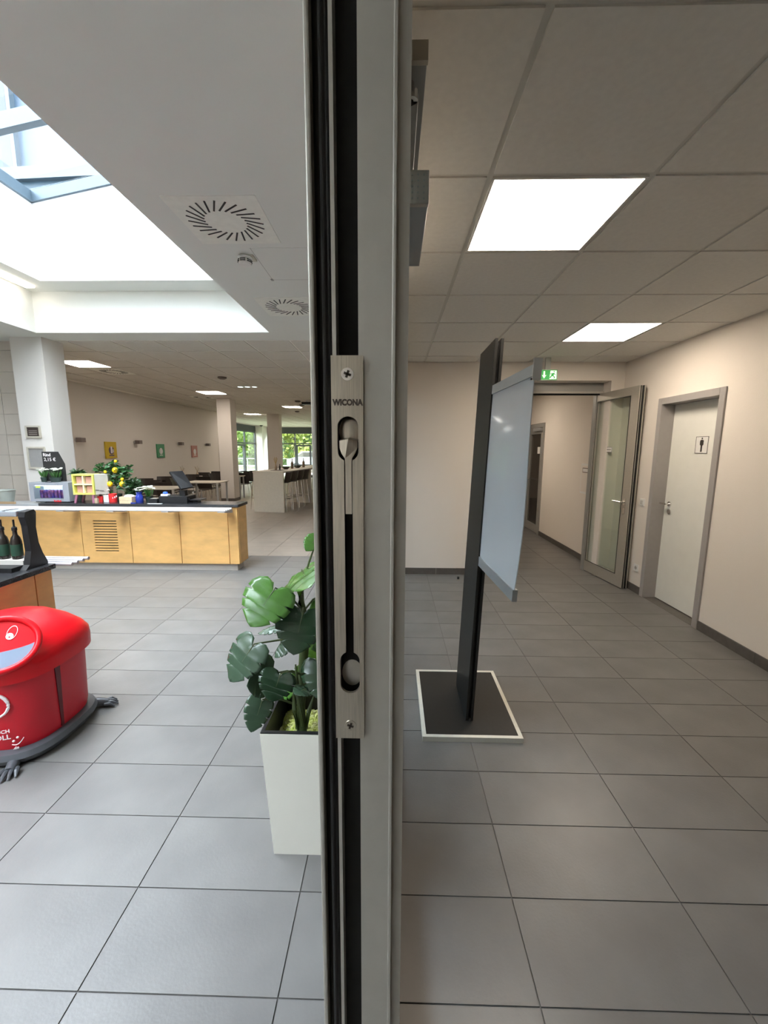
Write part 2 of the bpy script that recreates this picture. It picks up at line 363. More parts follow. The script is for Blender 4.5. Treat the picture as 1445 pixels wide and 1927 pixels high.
# ---- access hatch outline in ceiling
hb = thing('access_hatch', 'flush white access hatch in the ceiling between the two swirl vents', 'hatch', (-.8, 3.65, HH))
MB().box(-1.075, -.50, 3.30, 3.875, HH - .002, HH).build('hatch_cover', drywall, hb)
hsm = cup('shadow gap', (.40, .39, .36))
for q in ((-1.078, -1.074, 3.30, 3.88), (-1.078, -.5, 3.875, 3.879)): MB().box(*q, HH - .0022, HH - .0002).build('edge_gap', hsm, hb)
MB().box(-1.09, -1.068, 3.862, 3.892, HH - .006, HH).build('hatch_latch', cup('grey latch', (.35, .35, .33)), hb)
# ---- columns
def column(x0, x1, y0, y1, n, label):
    o = slab('wall_column', plaster, (x0, x1, y0, y1, 0, HH), label=label); o.name = 'trim_%d' % n
    slab('skirting_tile', skirt, (x0 - .012, x1 + .012, y0 - .012, y1 + .012, 0, .09), parent=o)
column(-5.19, -4.75, 5.73, 6.10, 2, 'square white column behind the counter with two frames')
column(-5.33, -4.92, 12.62, 13.06, 3, 'square white column beyond the counter end')
column(-5.48, -4.95, 18.1, 18.5, 4, 'square white column behind the bar')
column(-9.0, -8.55, 27.1, 27.5, 5, 'white corner column between the windows')
# tiled kitchen wall
tw = slab('wall_kitchen', cup('tile grout pale', (.42, .38, .33)), (-7.3, -5.02, 5.97, 6.15, 0, HH), label='beige tiled wall behind the column')
ktile = mat('beige wall tile', (.62, .56, .49), .45, noise=.04, nscale=3, vary=.015)
for r in range(10):
    z0 = .35 + r * .292
    for k in range(4):
        x1 = -5.03 - k * .585; x0 = x1 - .585
        MB().box(max(x0, -7.3) + .003, x1 - .003, 5.958, 5.97, z0 + .003, min(z0 + .292, HH) - .003).build('wall_tile', ktile, tw)
# ---- far windows
def window_band(name, label, axis, fixed, a0, a1, mull, zb, zt, trans, fasc, sashes=()):
    w = bpy.data.objects.new(name, None); C.objects.link(w); struct(w, label)
    fr = mat(name + ' frame', (.06, .065, .07), .45, noise=.05)
    def bx(nm, m, u0, u1, z0, z1, t=.05, off=0):
        b2 = MB(); (b2.box(u0, u1, fixed - t + off, fixed + t + off, z0, z1) if axis == 'x' else b2.box(fixed - t + off, fixed + t + off, u0, u1, z0, z1)); return b2.build(nm, m, w)
    for z in [zb, zt] + trans: bx('frame_rail', fr, a0, a1, z - .035, z + .035)
    for u in mull: bx('mullion', fr, u - .03, u + .03, zb + .036, zt - .036)
    bx('blind_box', mat(name + ' blind', (.045, .047, .05), .6, noise=.05), a0, a1, zt + .036, fasc, .07)
    for u, v in zip(mull, mull[1:]): bx('pane', glass, u + .031, v - .031, zb + .036, zt - .036, .004, .01)
    for (u0, u1, z0, z1) in sashes:
        for q in ((u0, u0 + .11, z0, z1), (u1 - .11, u1, z0, z1), (u0 + .11, u1 - .11, z0, z0 + .11), (u0 + .11, u1 - .11, z1 - .11, z1)): bx('sash_frame', fr, *q, .065, -.0)
window_band('window_2', 'wide far window with dark frame and blind box', 'x', 28.4, -8.6, -1.0, [-8.57, -6.72, -4.95, -3.1, -1.3, -1.03], .38, 2.66, [1.95], 3.05, [(-6.66, -5.62, .45, 1.88)])
window_band('window_3', 'side window beside the corner column', 'y', -9.05, 22.0, 27.1, [22.03, 23.6, 25.2, 27.07], .12, 2.66, [1.95], 3.05, [(23.7, 25.1, .2, 1.88)])
slab('wall_far', plaster, (-1.0, -.03, 28.3, 28.6, 0, 3.4), (-9.2, -1.0, 28.3, 28.6, 3.05, 3.4), (-9.2, -1.0, 28.3, 28.6, 0, .34), (-9.2, -9.0, 22, 28.6, 3.05, 3.4), (-9.2, -8.6, 27.5, 28.6, 0, 3.4), (-9.2, -9.0, 22, 27.1, 0, .08), label='far wall around the windows')

# ================================================================== NEAR DOOR LEAF
leaf = thing('door_leaf', 'closed glazed aluminium door leaf seen edge on, right in front of the camera', 'door', (-.025, .33, 0))
ZL = 2.36
def strip(nm, m, x0, x1, y0, y1, z0=.008, z1=ZL, bev=0): return MB().box(x0, x1, y0, y1, z0, z1, bev=bev).build(nm, m, leaf)
strip('edge_lip', alu, -.0638, -.0597, .324, .41, bev=.0012)
g = MB().cone((-.0537, .3385, .008), (-.0537, .3385, ZL), .0068, n=18).build('rubber_seal', rubber, leaf, smooth=True)
g = MB().box(-.0597, -.0475, .339, .36, .008, ZL).build('seal_bed', rubber, leaf)
strip('edge_strip', alu, -.0475, -.0445, .330, .36)
strip('hardware_groove', dark, -.0445, -.0275, .347, .36)
strip('stile', alu, -.0275, -.002, .330, .41)
strip('edge_ridge', alu, -.002, .0012, .3275, .41, bev=.0008)
strip('stile', alu, .0012, .0106, .334, .41)
strip('stile', alu, -.0597, .0106, .361, .41) if False else None
b = MB().box(-.0595, -.0278, .361, .409, .008, ZL); b.build('stile', alu, leaf)
for nm, q in (('stile', (-.0638, .0106, 1.25, 1.34, .008, ZL)), ('bottom_rail', (-.06, .0106, .411, 1.249, .008, .15)), ('top_rail', (-.06, .0106, .411, 1.249, ZL - .10, ZL))): MB().box(*q).build(nm, alu, leaf)
MB().box(-.034, -.026, .411, 1.249, .151, ZL - .101).build('pane', partglass, leaf)
# flush bolt plate
def hole_plate(outer, holes, y0, t, nm, m, parent):
    b = bmesh.new(); es = []
    for lp in [outer] + holes:
        vs = [b.verts.new((u, y0, v)) for u, v in lp]; es += [b.edges.new((vs[i], vs[(i + 1) % len(vs)])) for i in range(len(vs))]
    bmesh.ops.triangle_fill(b, edges=es, use_beauty=True, use_dissolve=False)
    r = bmesh.ops.extrude_face_region(b, geom=b.faces[:]); bmesh.ops.translate(b, vec=(0, t, 0), verts=[v for v in r['geom'] if isinstance(v, bmesh.types.BMVert)])
    x = MB.__new__(MB); x.b = b; return x.build(nm, m, parent)
xc = -.0356
def arc(cx, cz, r, a0, a1, n=12): return [(cx + r * cos(a0 + (a1 - a0) * i / n), cz + r * sin(a0 + (a1 - a0) * i / n)) for i in range(n + 1)]
rr, sw = .0082, .0033
a_ = math.asin(sw / rr)
topc, lowc = 1.6467, 1.6285; u1, u2 = 1.4520, 1.4305
hole = arc(xc, topc, rr, 0, pi) + arc(xc, lowc, rr, pi, 1.5 * pi - a_) + arc(xc, u1, rr, pi / 2 + a_, pi) + arc(xc, u2, rr, pi, 2 * pi) + arc(xc, u1, rr, 0, pi / 2 - a_) + arc(xc, lowc, rr, 1.5 * pi + a_, 2 * pi)
bolt = hole_plate([(-.0483, 1.3795), (-.0236, 1.3795), (-.0236, 1.7), (-.0483, 1.7)], [hole], .3262, .0028, 'bolt_plate', steel, leaf); bolt['label'] = 'brushed steel flush bolt plate with lever slot'
MB().box(-.0472, -.0245, .3292, .3299, 1.66, 1.695).build('plate_backing', steel, bolt) if False else None
MB().box(-.0445, -.0275, .3375, .3465, 1.385, 1.66).build('bolt_housing', dark, bolt)
# concave thumb recesses
for zc, mm in ((1.644, steel), (1.435, alu)):
    MB().ball((xc + .0008, .3380, zc), .0095, (1, .18, 1.35), 20).build('thumb_recess', mm, bolt, smooth=True)
# lever: shield head + stem
hd = [(-.0073, 0), (-.0071, -.006), (-.0055, -.0105), (-.0028, -.0145), (-.0026, -.02), (.0026, -.02), (.0028, -.0145), (.0055, -.0105), (.0071, -.006), (.0073, 0), (0, .0012)]
lz = 1.6375
b = MB(); b.loft([[(xc + u, .334, lz + v) for u, v in hd], [(xc + u * .97, .3268 + (abs(u) * .18), lz - .0012 + v * .97) for u, v in hd]]); b.build('lever_head', steel, bolt)
MB().box(xc - .0025, xc + .0025, .3272, .334, 1.578, lz - .019).build('lever_stem', steel, bolt)
for zc in (1.6863, 1.3918):
    s_ = MB().cone((xc, .3266, zc), (xc, .3256, zc), .0053, .0048, n=24).build('screw', chrome if zc > 1.5 else steel, bolt, smooth=False)
    for a in (.35, .35 + pi / 2): MB().box(xc - .0028, xc + .0028, .3252, .3257, zc - .0009, zc + .0009, rot=Matrix.Rotation(a, 3, 'Y'), piv=Vector((xc, .3255, zc))).build('screw_slot', brownprint, bolt)
t_ = text('lettering', 'WICONA', .0062, brownprint, Vector((xc, .3259, 1.6632)), FRONT, bolt, sx=.86, depth=.0001, align='CENTER', bold=.00035)
# frame around the doorway
fr = thing('door_frame', 'grey aluminium frame of the glazed partition above and behind the near leaf', 'frame', (-.025, 1.4, 0))
for q in ((-.065, .012, 1.345, 1.42, 0, 2.364), (-.065, .012, 2.72, 2.79, 0, 2.364), (-.065, .012, 4.02, 4.09, 0, 2.364), (-.065, .012, 5.17, 5.25, 0, 2.364), (-.065, .012, -.14, -.10, 0, 2.364)): MB().box(*q).build('post', alu_flat, fr)
MB().box(-.065, .012, -.14, 5.25, 2.365, 2.449).build('header', alu_flat, fr)
for y0, y1 in ((1.42, 2.72), (2.79, 4.02), (4.09, 5.17)):
    MB().box(-.06, .01, y0, y1, 0, .08).build('sill', alu_flat, fr); MB().box(-.032, -.024, y0, y1, .08, 2.364).build('pane', partglass, fr)
# door closer (on leaf) and slide rail
cl = thing('door_closer', 'grey door closer with arm and slide rail on the near door leaf', 'closer', (.03, .95, 2.1))
clm = cup('grey closer housing', (.30, .31, .30), .4); clm2 = cup('pale closer end cap', (.50, .46, .38), .5)
MB().box(.0112, .062, .868, 1.13, 2.088, 2.142, bev=.002).build('closer_body', clm, cl)
ec = MB().box(.0112, .063, .856, .868, 2.086, 2.144, bev=.002).build('end_cap', clm2, cl)
bb = MB()
for i in range(4):
    for k in range(5): bb.box(.0185 + i * .011, .0215 + i * .011, .8552, .8565, 2.094 + k * .01, 2.097 + k * .01)
bb.build('grip_dots', cup('cap dots', (.40, .40, .36)), ec)
MB().box(.0125, .061, .955, 1.42, 2.395, 2.425, bev=.001).build('slide_rail', clm, cl)
MB().box(.0125, .063, .945, .957, 2.392, 2.428, bev=.001).build('end_cap', clm2, cl)
MB().box(.014, .047, 1.0, 1.30, 2.362, 2.378, bev=.002).build('closer_arm', clm, cl)
MB().cone((.034, 1.0, 2.362), (.034, 1.0, 2.38), .012).build('pivot', chrome, cl); MB().cone((.03, 1.005, 2.360), (.03, 1.005, 2.364), .007).build('pivot_screw', dark, cl)
MB().cone((.03, 1.0, 2.378), (.03, 1.0, 2.396), .008).build('pivot_pin', chrome, cl)
MB().cone((.03, 1.28, 2.14), (.03, 1.28, 2.37), .006).build('spindle', clm, cl)

# ================================================================== CORRIDOR
def ceiling_lamp(x, y, z, label, strength, group, w=.585):
    L = thing('ceiling_light', label, 'light', (x, y, z), group)
    fm = panelm; h = w / 2
    for q in ((-h - .01, -h, -h - .01, h + .01), (h, h + .01, -h - .01, h + .01), (-h, h, -h - .01, -h), (-h, h, h, h + .01)): MB().box(x + q[0], x + q[1], y + q[2], y + q[3], z - .002, z + .012).build('frame', white, L)
    MB().box(x - h, x + h, y - h, y + h, z, z + .006).build('diffuser', strength, L)
    return L
lampc = mat('corridor lamp diffuser', (1, .93, .86), .5, emit=CORR_LAMP, ecol=(1, .85, .69))
# uneven tube brightness of the diffuser
lamph = mat('hall lamp diffuser', (1, .93, .86), .5, emit=HALL_LAMP, ecol=(1, .86, .74))
ceiling_lamp(GX + .5 * GM, GY + .5 * GM, HC, 'large square ceiling light of the corridor nearest the camera', lampc, 'corridor ceiling lights')
ceiling_lamp(GX + 2.5 * GM, GY + 3.5 * GM, HC, 'smaller looking ceiling light above the restroom door side of the corridor', lampc, 'corridor ceiling lights')
ceiling_lamp(1.5, 7.6, HC - .002, 'ceiling light of the hallway behind the glass door', lampc, 'corridor ceiling lights')
for k, (x, yy) in enumerate(HL):
    ceiling_lamp(x, yy, HH, ['square hall ceiling light right of the big column', 'square hall ceiling light above the second column', 'small far hall ceiling light left of the bar column', 'hall ceiling light over the bar, hidden by the door', 'farthest hall ceiling light near the windows'][k], lamph, 'hall ceiling lights')
# restroom door
d1 = bpy.data.objects.new('door_1', None); C.objects.link(d1); d1.location = (2.9, 4.1, 0); struct(d1, 'white restroom door with grey steel casing and a man pictogram')
for q in ((2.795, 2.965, 3.655, 3.72, 0, 2.165), (2.795, 2.965, 4.49, 4.55, 0, 2.165), (2.795, 2.965, 3.72, 4.49, 2.10, 2.165)): MB().box(*q, bev=.003).build('casing', steelframe, d1)
MB().box(2.935, 2.985, 3.722, 4.488, .008, 2.098).build('door_leaf', doorwhite, d1)
h_ = MB().cone((2.935, 4.41, 1.065), (2.925, 4.41, 1.065), .026).cone((2.935, 4.41, 1.065), (2.885, 4.41, 1.065), .009).cone((2.885, 4.41, 1.065), (2.885, 4.29 + .22, 1.065), .0095)
h_.build('door_handle', chrome, d1, smooth=True)
MB().cone((2.935, 4.40, .985), (2.925, 4.40, .985), .026).build('lock_rosette', chrome, d1)
LEFTF = basis((0, -1, 0), (0, 0, 1))      # faces -x
sg = MB().box(2.931, 2.935, 3.965, 4.125, 1.60, 1.76, bev=.001).build('restroom_sign', white, d1)
sg['label'] = 'white sign with a black standing man'
b = MB()
for q in ((3.965, 4.125, 1.60, 1.604), (3.965, 4.125, 1.756, 1.76), (3.965, 3.969, 1.60, 1.76), (4.121, 4.125, 1.60, 1.76)): b.box(2.9300, 2.931, *q)
yc = 4.045
b.cone((2.9300, yc, 1.741), (2.931, yc, 1.741), .0085, n=14)
b.box(2.930, 2.931, yc - .016, yc + .016, 1.675, 1.728, bev=.0004); b.box(2.930, 2.931, yc - .010, yc - .001, 1.615, 1.676); b.box(2.930, 2.931, yc + .001, yc + .010, 1.615, 1.676)
b.box(2.930, 2.931, yc - .022, yc - .017, 1.68, 1.722); b.box(2.930, 2.931, yc + .017, yc + .022, 1.68, 1.722)
b.build('pictogram', blackprint, sg)
# switch and socket
sw_ = thing('light_switch', 'white light switch on the wall beside the restroom door', 'switch', (WX, 4.67, 1.05))
MB().box(WX - .012, WX, 4.63, 4.71, 1.01, 1.09, bev=.003).build('cover_plate', white, sw_); MB().box(WX - .018, WX - .0118, 4.648, 4.692, 1.028, 1.072, bev=.002).build('rocker', cup('grey rocker', (.6, .58, .54)), sw_)
so = thing('power_socket', 'white power socket low on the wall left of the restroom door', 'socket', (WX, 4.665, .29))
MB().box(WX - .012, WX, 4.625, 4.705, .25, .33, bev=.003).build('cover_plate', white, so); MB().cone((WX - .0125, 4.665, .29), (WX - .0119, 4.665, .29), .022).build('socket_well', cup('socket well', (.45, .43, .4)), so)
for s in (-1, 1): MB().cone((WX - .0135, 4.665 + s * .0095, .29), (WX - .0124, 4.665 + s * .0095, .29), .003).build('contact_hole', dark, so)
# frame of the end doorway
d2 = bpy.data.objects.new('door_2', None); C.objects.link(d2); struct(d2, 'grey aluminium frame of the opening in the end wall')
for q in ((1.16, 2.65, 5.46, 5.53, 2.36, 2.464),): MB().box(*q).build('frame_rail', alu_flat, d2)
MB().box(1.16, 2.65, 5.44, 5.50, 2.335, 2.36).build('frame_lip', cup('pale seal strip', (.5, .48, .43)), d2)
MB().box(1.16, 2.65, 5.47, 5.53, 2.32, 2.336).build('frame_shadow_gap', dark, d2)
for q in ((1.16, 1.23, 5.44, 5.53, 0, 2.32), (2.60, 2.649, 5.52, 5.60, 0, 2.32)): MB().box(*q).build('frame_post', alu_flat, d2)
# open glass leaf, hinged at the far right
A = Vector((2.632, 5.60, 0)); B = Vector((2.735, 4.76, 0)); ang = math.atan2(B.y - A.y, B.x - A.x); LW = (B - A).length
ol = thing('glass_door', 'open glass door leaf with grey frame and lever handle, swung against the right wall', 'door', A)
def lbox(nm, m, u0, u1, v0, v1, z0, z1, parent=None, bev=0):
    """u along leaf from hinge, v across (positive toward the camera's left), local to hinge"""
    o = MB().box(u0, u1, v0, v1, z0, z1, bev=bev).build(nm, m); o.parent = parent or ol; return o
ZT = 2.335
lbox('stile', alu, 0, .095, -.032, .032, .01, ZT); lbox('stile', alu, LW - .125, LW - .012, -.032, .032, .01, ZT)
lbox('top_rail', alu, .095, LW - .125, -.032, .032, ZT - .095, ZT); lbox('bottom_rail', alu, .095, LW - .125, -.032, .032, .01, .15)
lbox('rubber_seal', rubber, LW - .011, LW - .001, -.020, -.008, .01, ZT); lbox('edge_strip', alu, LW - .012, LW, -.032, -.021, .01, ZT); lbox('edge_strip', alu, LW - .012, LW - .004, -.006, .006, .01, ZT); lbox('rubber_seal', rubber, LW - .011, LW - .002, .008, .018, .01, ZT)
lbox('rebate_lip', alu, LW - .004, LW + .012, .020, .032, .01, ZT); lbox('rubber_seal', rubber, LW + .002, LW + .01, .008, .019, .01, ZT)
gp = lbox('pane', doorglass, .096, LW - .126, -.006, .006, .151, ZT - .096)
for q in ((.095, .105, .15, ZT - .095), (LW - .135, LW - .125, .15, ZT - .095)): lbox('glazing_bead', black, q[0], q[1], -.034, -.0325, q[2], q[3])
lbox('glazing_bead', black, .105, LW - .135, -.034, -.0325, .15, .158); lbox('glazing_bead', black, .105, LW - .135, -.034, -.0325, ZT - .103, ZT - .095)
ol.rotation_euler = (0, 0, ang)
hs = -1
def lmesh(mb, nm, m, **k): o = mb.build(nm, m, **k); o.parent = ol; return o
for sd in (-1, 1):
    lmesh(MB().cone((LW - .07, sd * .033, 1.03), (LW - .07, sd * .085, 1.03), .009).cone((LW - .07, sd * .085, 1.03), (LW - .21, sd * .085, 1.03), .0095).box(LW - .088, LW - .052, sd * .033, sd * .040, .99, 1.07), 'door_handle', chrome)
    lmesh(MB().box(LW - .085, LW - .055, sd * .033, sd * .040, .89, .96), 'lock_plate', chrome)
lb = lbox('door_label', white, .30, .43, -.0095, -.0075, 1.60, 1.665); 
lbox('label_border', blackprint, .302, .428, -.0098, -.0096, 1.602, 1.663, ); lbox('label_face', white, .306, .424, -.0103, -.0099, 1.606, 1.659)
lbox('label_print', cup('grey print', (.25, .23, .22)), .318, .412, -.0107, -.0104, 1.628, 1.637)
# far glass door in the hallway, on right wall
d3 = bpy.data.objects.new('door_3', None); C.objects.link(d3); struct(d3, 'glazed grey door in the hallway beyond')
for nm, q in (('frame_post', (2.785, 2.87, 7.86, 7.93, 0, 2.12)), ('frame_post', (2.785, 2.87, 8.73, 8.80, 0, 2.12)), ('frame_rail', (2.785, 2.87, 7.93, 8.73, 2.05, 2.12)), ('stile', (2.80, 2.86, 7.935, 8.03, .01, 2.045)), ('stile', (2.80, 2.86, 8.63, 8.725, .01, 2.045)), ('bottom_rail', (2.80, 2.86, 8.03, 8.63, .01, .16)), ('top_rail', (2.80, 2.86, 8.03, 8.63, 1.93, 2.045))): MB().box(*q).build(nm, alu_flat, d3)
darkpane = mat('dark door glass', (.05, .045, .04), .05, spec=.8, coat=.5, noise=.05)
MB().box(2.825, 2.835, 8.031, 8.629, .161, 1.929).build('pane', darkpane, d3)
MB().box(2.75, 2.799, 7.95, 8.35, 1.98, 2.04).build('closer_body', silver, d3)
MB().cone((2.80, 8.57, 1.04), (2.75, 8.57, 1.04), .009).cone((2.75, 8.57, 1.04), (2.75, 8.45, 1.04), .009).build('door_handle', chrome, d3)
MB().box(2.822, 2.8245, 8.1, 8.24, 1.55, 1.68).build('notice', white, d3)
for z in (.45, 1.85): MB().cone((2.78, 7.90, z), (2.78, 7.90, z + .09), .011).build('hinge', chrome, d3)
# fuse box hatch
fb = thing('fuse_box', 'small white wall cabinet with label plate in the hallway behind the glass door', 'cabinet', (WX, 5.98, 1.0))
MB().box(WX - .014, WX, 5.79, 6.23, .99, 1.43, bev=.002).build('frame', white, fb); MB().box(WX - .02, WX - .0142, 5.82, 6.20, 1.02, 1.40).build('cabinet_door', plaster_c, fb)
lp = MB().box(WX - .026, WX - .0202, 5.86, 6.16, 1.30, 1.37).build('label_plate', cup('brown label rim', (.22, .17, .14)), fb); MB().box(WX - .028, WX - .0262, 5.875, 6.145, 1.312, 1.358).build('label_card', white, lp)
# exit sign
ex = thing('exit_sign', 'green emergency exit sign with arrow and running man hanging above the end doorway', 'sign', (1.66, 5.0, 2.5))
gs = mat('lit green sign', (.02, .30, .06), .5, emit=.35, ecol=(.015, .45, .06)); ws = mat('lit white sign', (.8, .95, .8), .5, emit=.7, ecol=(.75, 1, .72))
x0, x1 = at(1015, 700, y=5.0).x, at(1048, 700, y=5.0).x; z0, z1 = at(1030, 714.5, y=5.0).z, at(1030, 696.5, y=5.0).z
MB().box(x0 - .008, x1 + .008, 5.0, 5.05, z0 - .008, z1 + .008, bev=.003).build('housing', cup('sign housing', (.45, .5, .42)), ex)
MB().box(x0, x1, 4.996, 4.9999, z0, z1).build('sign_face', gs, ex)
MB().box((x0 + x1) / 2 - .03, (x0 + x1) / 2 + .03, 5.015, 5.035, z1 + .008, HC).build('hanger', cup('grey hanger', (.35, .36, .34)), ex)
w_, h_ = x1 - x0, z1 - z0
def sgn(poly, nm='symbol', m=ws): MB().prism(poly, lambda u, v, w: (x0 + u * w_, 4.9955 - w, z0 + v * h_), .0012).build(nm, m, ex)
sgn([(.27, .12), (.40, .50), (.315, .42), (.315, .88), (.225, .88), (.225, .42), (.14, .50)], 'arrow')
sgn([(.58, .06), (.97, .06), (.97, .94), (.62, .94)], 'doorway_panel')
def sg2(poly): MB().prism(poly, lambda u, v, w: (x0 + u * w_, 4.9940 - w, z0 + v * h_), .0012).build('running_man', gs, ex)
sg2([(.74, .70), (.86, .68), (.80, .42), (.90, .28), (.86, .12), (.80, .14), (.83, .28), (.72, .38), (.64, .16), (.57, .18), (.66, .44)]); sg2([(.80, .76), (.85, .76), (.87, .84), (.83, .90), (.78, .84)]); sg2([(.60, .62), (.76, .66), (.76, .60), (.64, .54)]); sg2([(.84, .66), (.94, .52), (.91, .48), (.82, .58)])

# ---- display stand
tilt = Matrix.Rotation(R(2.15), 3, 'Y'); PV = Vector((.463, 2.45, .03))
ds = thing('display_stand', 'black display column on a white rimmed base holding a glossy white poster board', 'display stand', (.458, 2.465, 0))
b = MB()
X0, X1, Y0, Y1 = .176, .741, 2.108, 2.823
for q in ((X0, X1, Y0, Y0 + .022), (X0, X1, Y1 - .022, Y1), (X0, X0 + .022, Y0 + .022, Y1 - .022), (X1 - .022, X1, Y0 + .022, Y1 - .022)): b.box(*q, 0, .03)
b.build('base_rim', cup('ivory base rim', (.72, .69, .60)), ds)
MB().box(X0 + .0222, X1 - .0222, Y0 + .0222, Y1 - .0222, .001, .0285).build('base_plate', anth, ds)
# column: two flanges with a groove
cz = 2.2
b = MB()
def tb(x0, x1, y0, y1, z0, z1): b.box(x0, x1, y0, y1, z0, z1, rot=tilt, piv=PV)
tb(.442, .456, 2.255, 2.63, .03, cz); tb(.472, .486, 2.255, 2.63, .03, cz); tb(.456, .472, 2.285, 2.60, .03, cz - .012)
b.build('column', anth, ds)
MB().cone((.4645, 2.24, .05), (.4645, 2.252, .05), .006).build('column_bolt', chrome, ds)
# bow-edged sheet between two rails, hung off the column's front edge
BA = Vector((.522, 2.262, 0)); BB = Vector((.553, 1.70, 0))
def bp(s, z, off=0):
    p = BA.lerp(BB, s); sh = (z - 1.96) * .037
    return Vector((p.x + sh + off, p.y, z))
b = MB(); N = 24; rg = []
for i in range(N + 1):
    z = 1.03 + (1.925 - 1.03) * i / N; t = i / N
    bow = .010 * sin(pi * t * 1.0) + .004 * sin(2 * pi * t)
    rg.append([bp(k / 8, z, bow * (k / 8) ** 2 - .004 * sin(pi * k / 8) * sin(pi * t) * 2) for k in range(9)])
rg2 = [[p + Vector((.003, 0, 0)) for p in r[::-1]] for r in rg]
b.loft([a + c for a, c in zip(rg, rg2)]); b.build('poster_board', banner, ds, smooth=True)
def railpart(z0, z1, nm):
    b = MB(); b.loft([[bp(0, z0, -.006), bp(0, z0, .016), bp(0, z1, .016), bp(0, z1, -.006)], [bp(1.0, z0, -.006), bp(1.0, z0, .016), bp(1.0, z1, .016), bp(1.0, z1, -.006)]]); b.build(nm, silver, ds)
railpart(1.917, 1.962, 'top_rail'); railpart(.985, 1.037, 'bottom_rail')
b = MB(); b.loft([[bp(1.0, 1.90, -.008) , bp(1.0, 1.90, .026), bp(1.0, 1.985, .026), bp(1.0, 1.985, -.008)], [q + Vector((0, -.006, 0)) for q in (bp(1.0, 1.90, -.008), bp(1.0, 1.90, .026), bp(1.0, 1.985, .026), bp(1.0, 1.985, -.008))]])
b.bm = None; b.build('rail_end_cap', white, ds)
MB().cone(bp(1, 1.905, -.012), bp(1, 1.905, .02), .004).build('rail_hook', black, ds)
for z in (1.1, 1.85): MB().box(.486 + z * .037 - .01, .524 + z * .037 - .03, 2.256, 2.30, z - .03, z + .03).build('bracket', black, ds)
ST = thing('door_stop', 'small chrome door stop on the floor by the end wall', 'door stop', (.80, 5.0, 0))
dp = at(862, 1088, z=.03); ST.location = (dp.x, dp.y, 0)
MB().cone((dp.x, dp.y, 0), (dp.x, dp.y, .02), .018, .016).build('base', chrome, ST); MB().cone((dp.x, dp.y, .02), (dp.x, dp.y, .05), .014).build('buffer', rubber, ST)

# ================================================================== HALL: near objects
# ---- planter and monstera
pl = thing('planter', 'tall tapered cream planter with dark inner rim holding the monstera', 'planter', (-.34, 1.58, 0))
def sq(cx, cy, h, z): return [(cx - h, cy - h, z), (cx + h, cy - h, z), (cx + h, cy + h, z), (cx - h, cy + h, z)]
pcx, pcy = -.335, 1.575
b = MB(); b.loft([sq(pcx, pcy, .138, 0), sq(pcx, pcy, .165, .556), sq(pcx, pcy, .155, .556), sq(pcx, pcy, .145, .3)]); b.build('pot_shell', planterm, pl)
b = MB(); b.loft([sq(pcx, pcy, .1545, .5575), sq(pcx, pcy, .1635, .5575), sq(pcx, pcy, .1635, .562), sq(pcx, pcy, .150, .562), sq(pcx, pcy, .142, .40)], cap0=False); b.build('inner_liner', black, pl)
b = MB(); N = 22
def mz(u, v): return .445 + .05 * (1 - max(abs(u), abs(v)) ** 2) + .006 * sin(u * 17 + v * 9) + random.uniform(-.004, .006)
vv = [[b.b.verts.new((pcx + (i / N * 2 - 1) * .140, pcy + (j / N * 2 - 1) * .140, mz(i / N * 2 - 1, j / N * 2 - 1))) for j in range(N + 1)] for i in range(N + 1)]
for i in range(N):
    for j in range(N): b.b.faces.new((vv[i][j], vv[i + 1][j], vv[i + 1][j + 1], vv[i][j + 1]))
for k in range(500):
    u, v = random.uniform(-.9, .9), random.uniform(-.9, .9); p = Vector((pcx + u * .14, pcy + v * .14, .45 + .05 * (1 - max(abs(u), abs(v)) ** 2))); s = random.uniform(.003, .006)
    r = bmesh.ops.create_icosphere(b.b, subdivisions=1, radius=s, matrix=Matrix.Translation(p))
o = b.build('moss_bed', moss, pl); o['kind'] = 'stuff'
ms = thing('monstera_plant', 'artificial monstera plant with large split leaves standing in the cream planter', 'plant', (-.37, 1.56, .48))
base_ = at(568, 1378, y=1.50); stem_pts = [base_, at(566, 1330, y=1.52), at(569, 1270, y=1.54), at(573, 1210, y=1.56), at(571, 1150, y=1.56), at(565, 1120, y=1.56)]
MB().tube(stem_pts, [.021, .017, .018, .019, .013, .008], 12).build('trunk', stemm, ms, smooth=True)
MB().tube([at(564, 1140, y=1.555), at(564, 1112, y=1.555), at(560, 1090, y=1.555)], [.011, .012, .001], 10).build('leaf_spear', leafm[3], ms, smooth=True)
for (a, c, d) in (((560, 1370), (552, 1300), 1.49), ((575, 1370), (590, 1310), 1.50), ((570, 1365), (556, 1250), 1.48)):
    MB().tube([at(*a, y=d), at((a[0] + c[0]) / 2 - 2, (a[1] + c[1]) / 2, y=d - .01), at(*c, y=d + .02)], [.009, .010, .003], 8).build('leaf_sheath', stemm, ms, smooth=True)
HALF = [(0, .06), (.10, -.10), (.28, -.16), (.44, -.08), (.53, .08), (.55, .22), (.38, .27), (.55, .31), (.52, .46), (.50, .52), (.32, .51), (.47, .57), (.40, .72), (.24, .70), (.34, .79), (.20, .92), (.10, 1.0), (0, 1.07)]
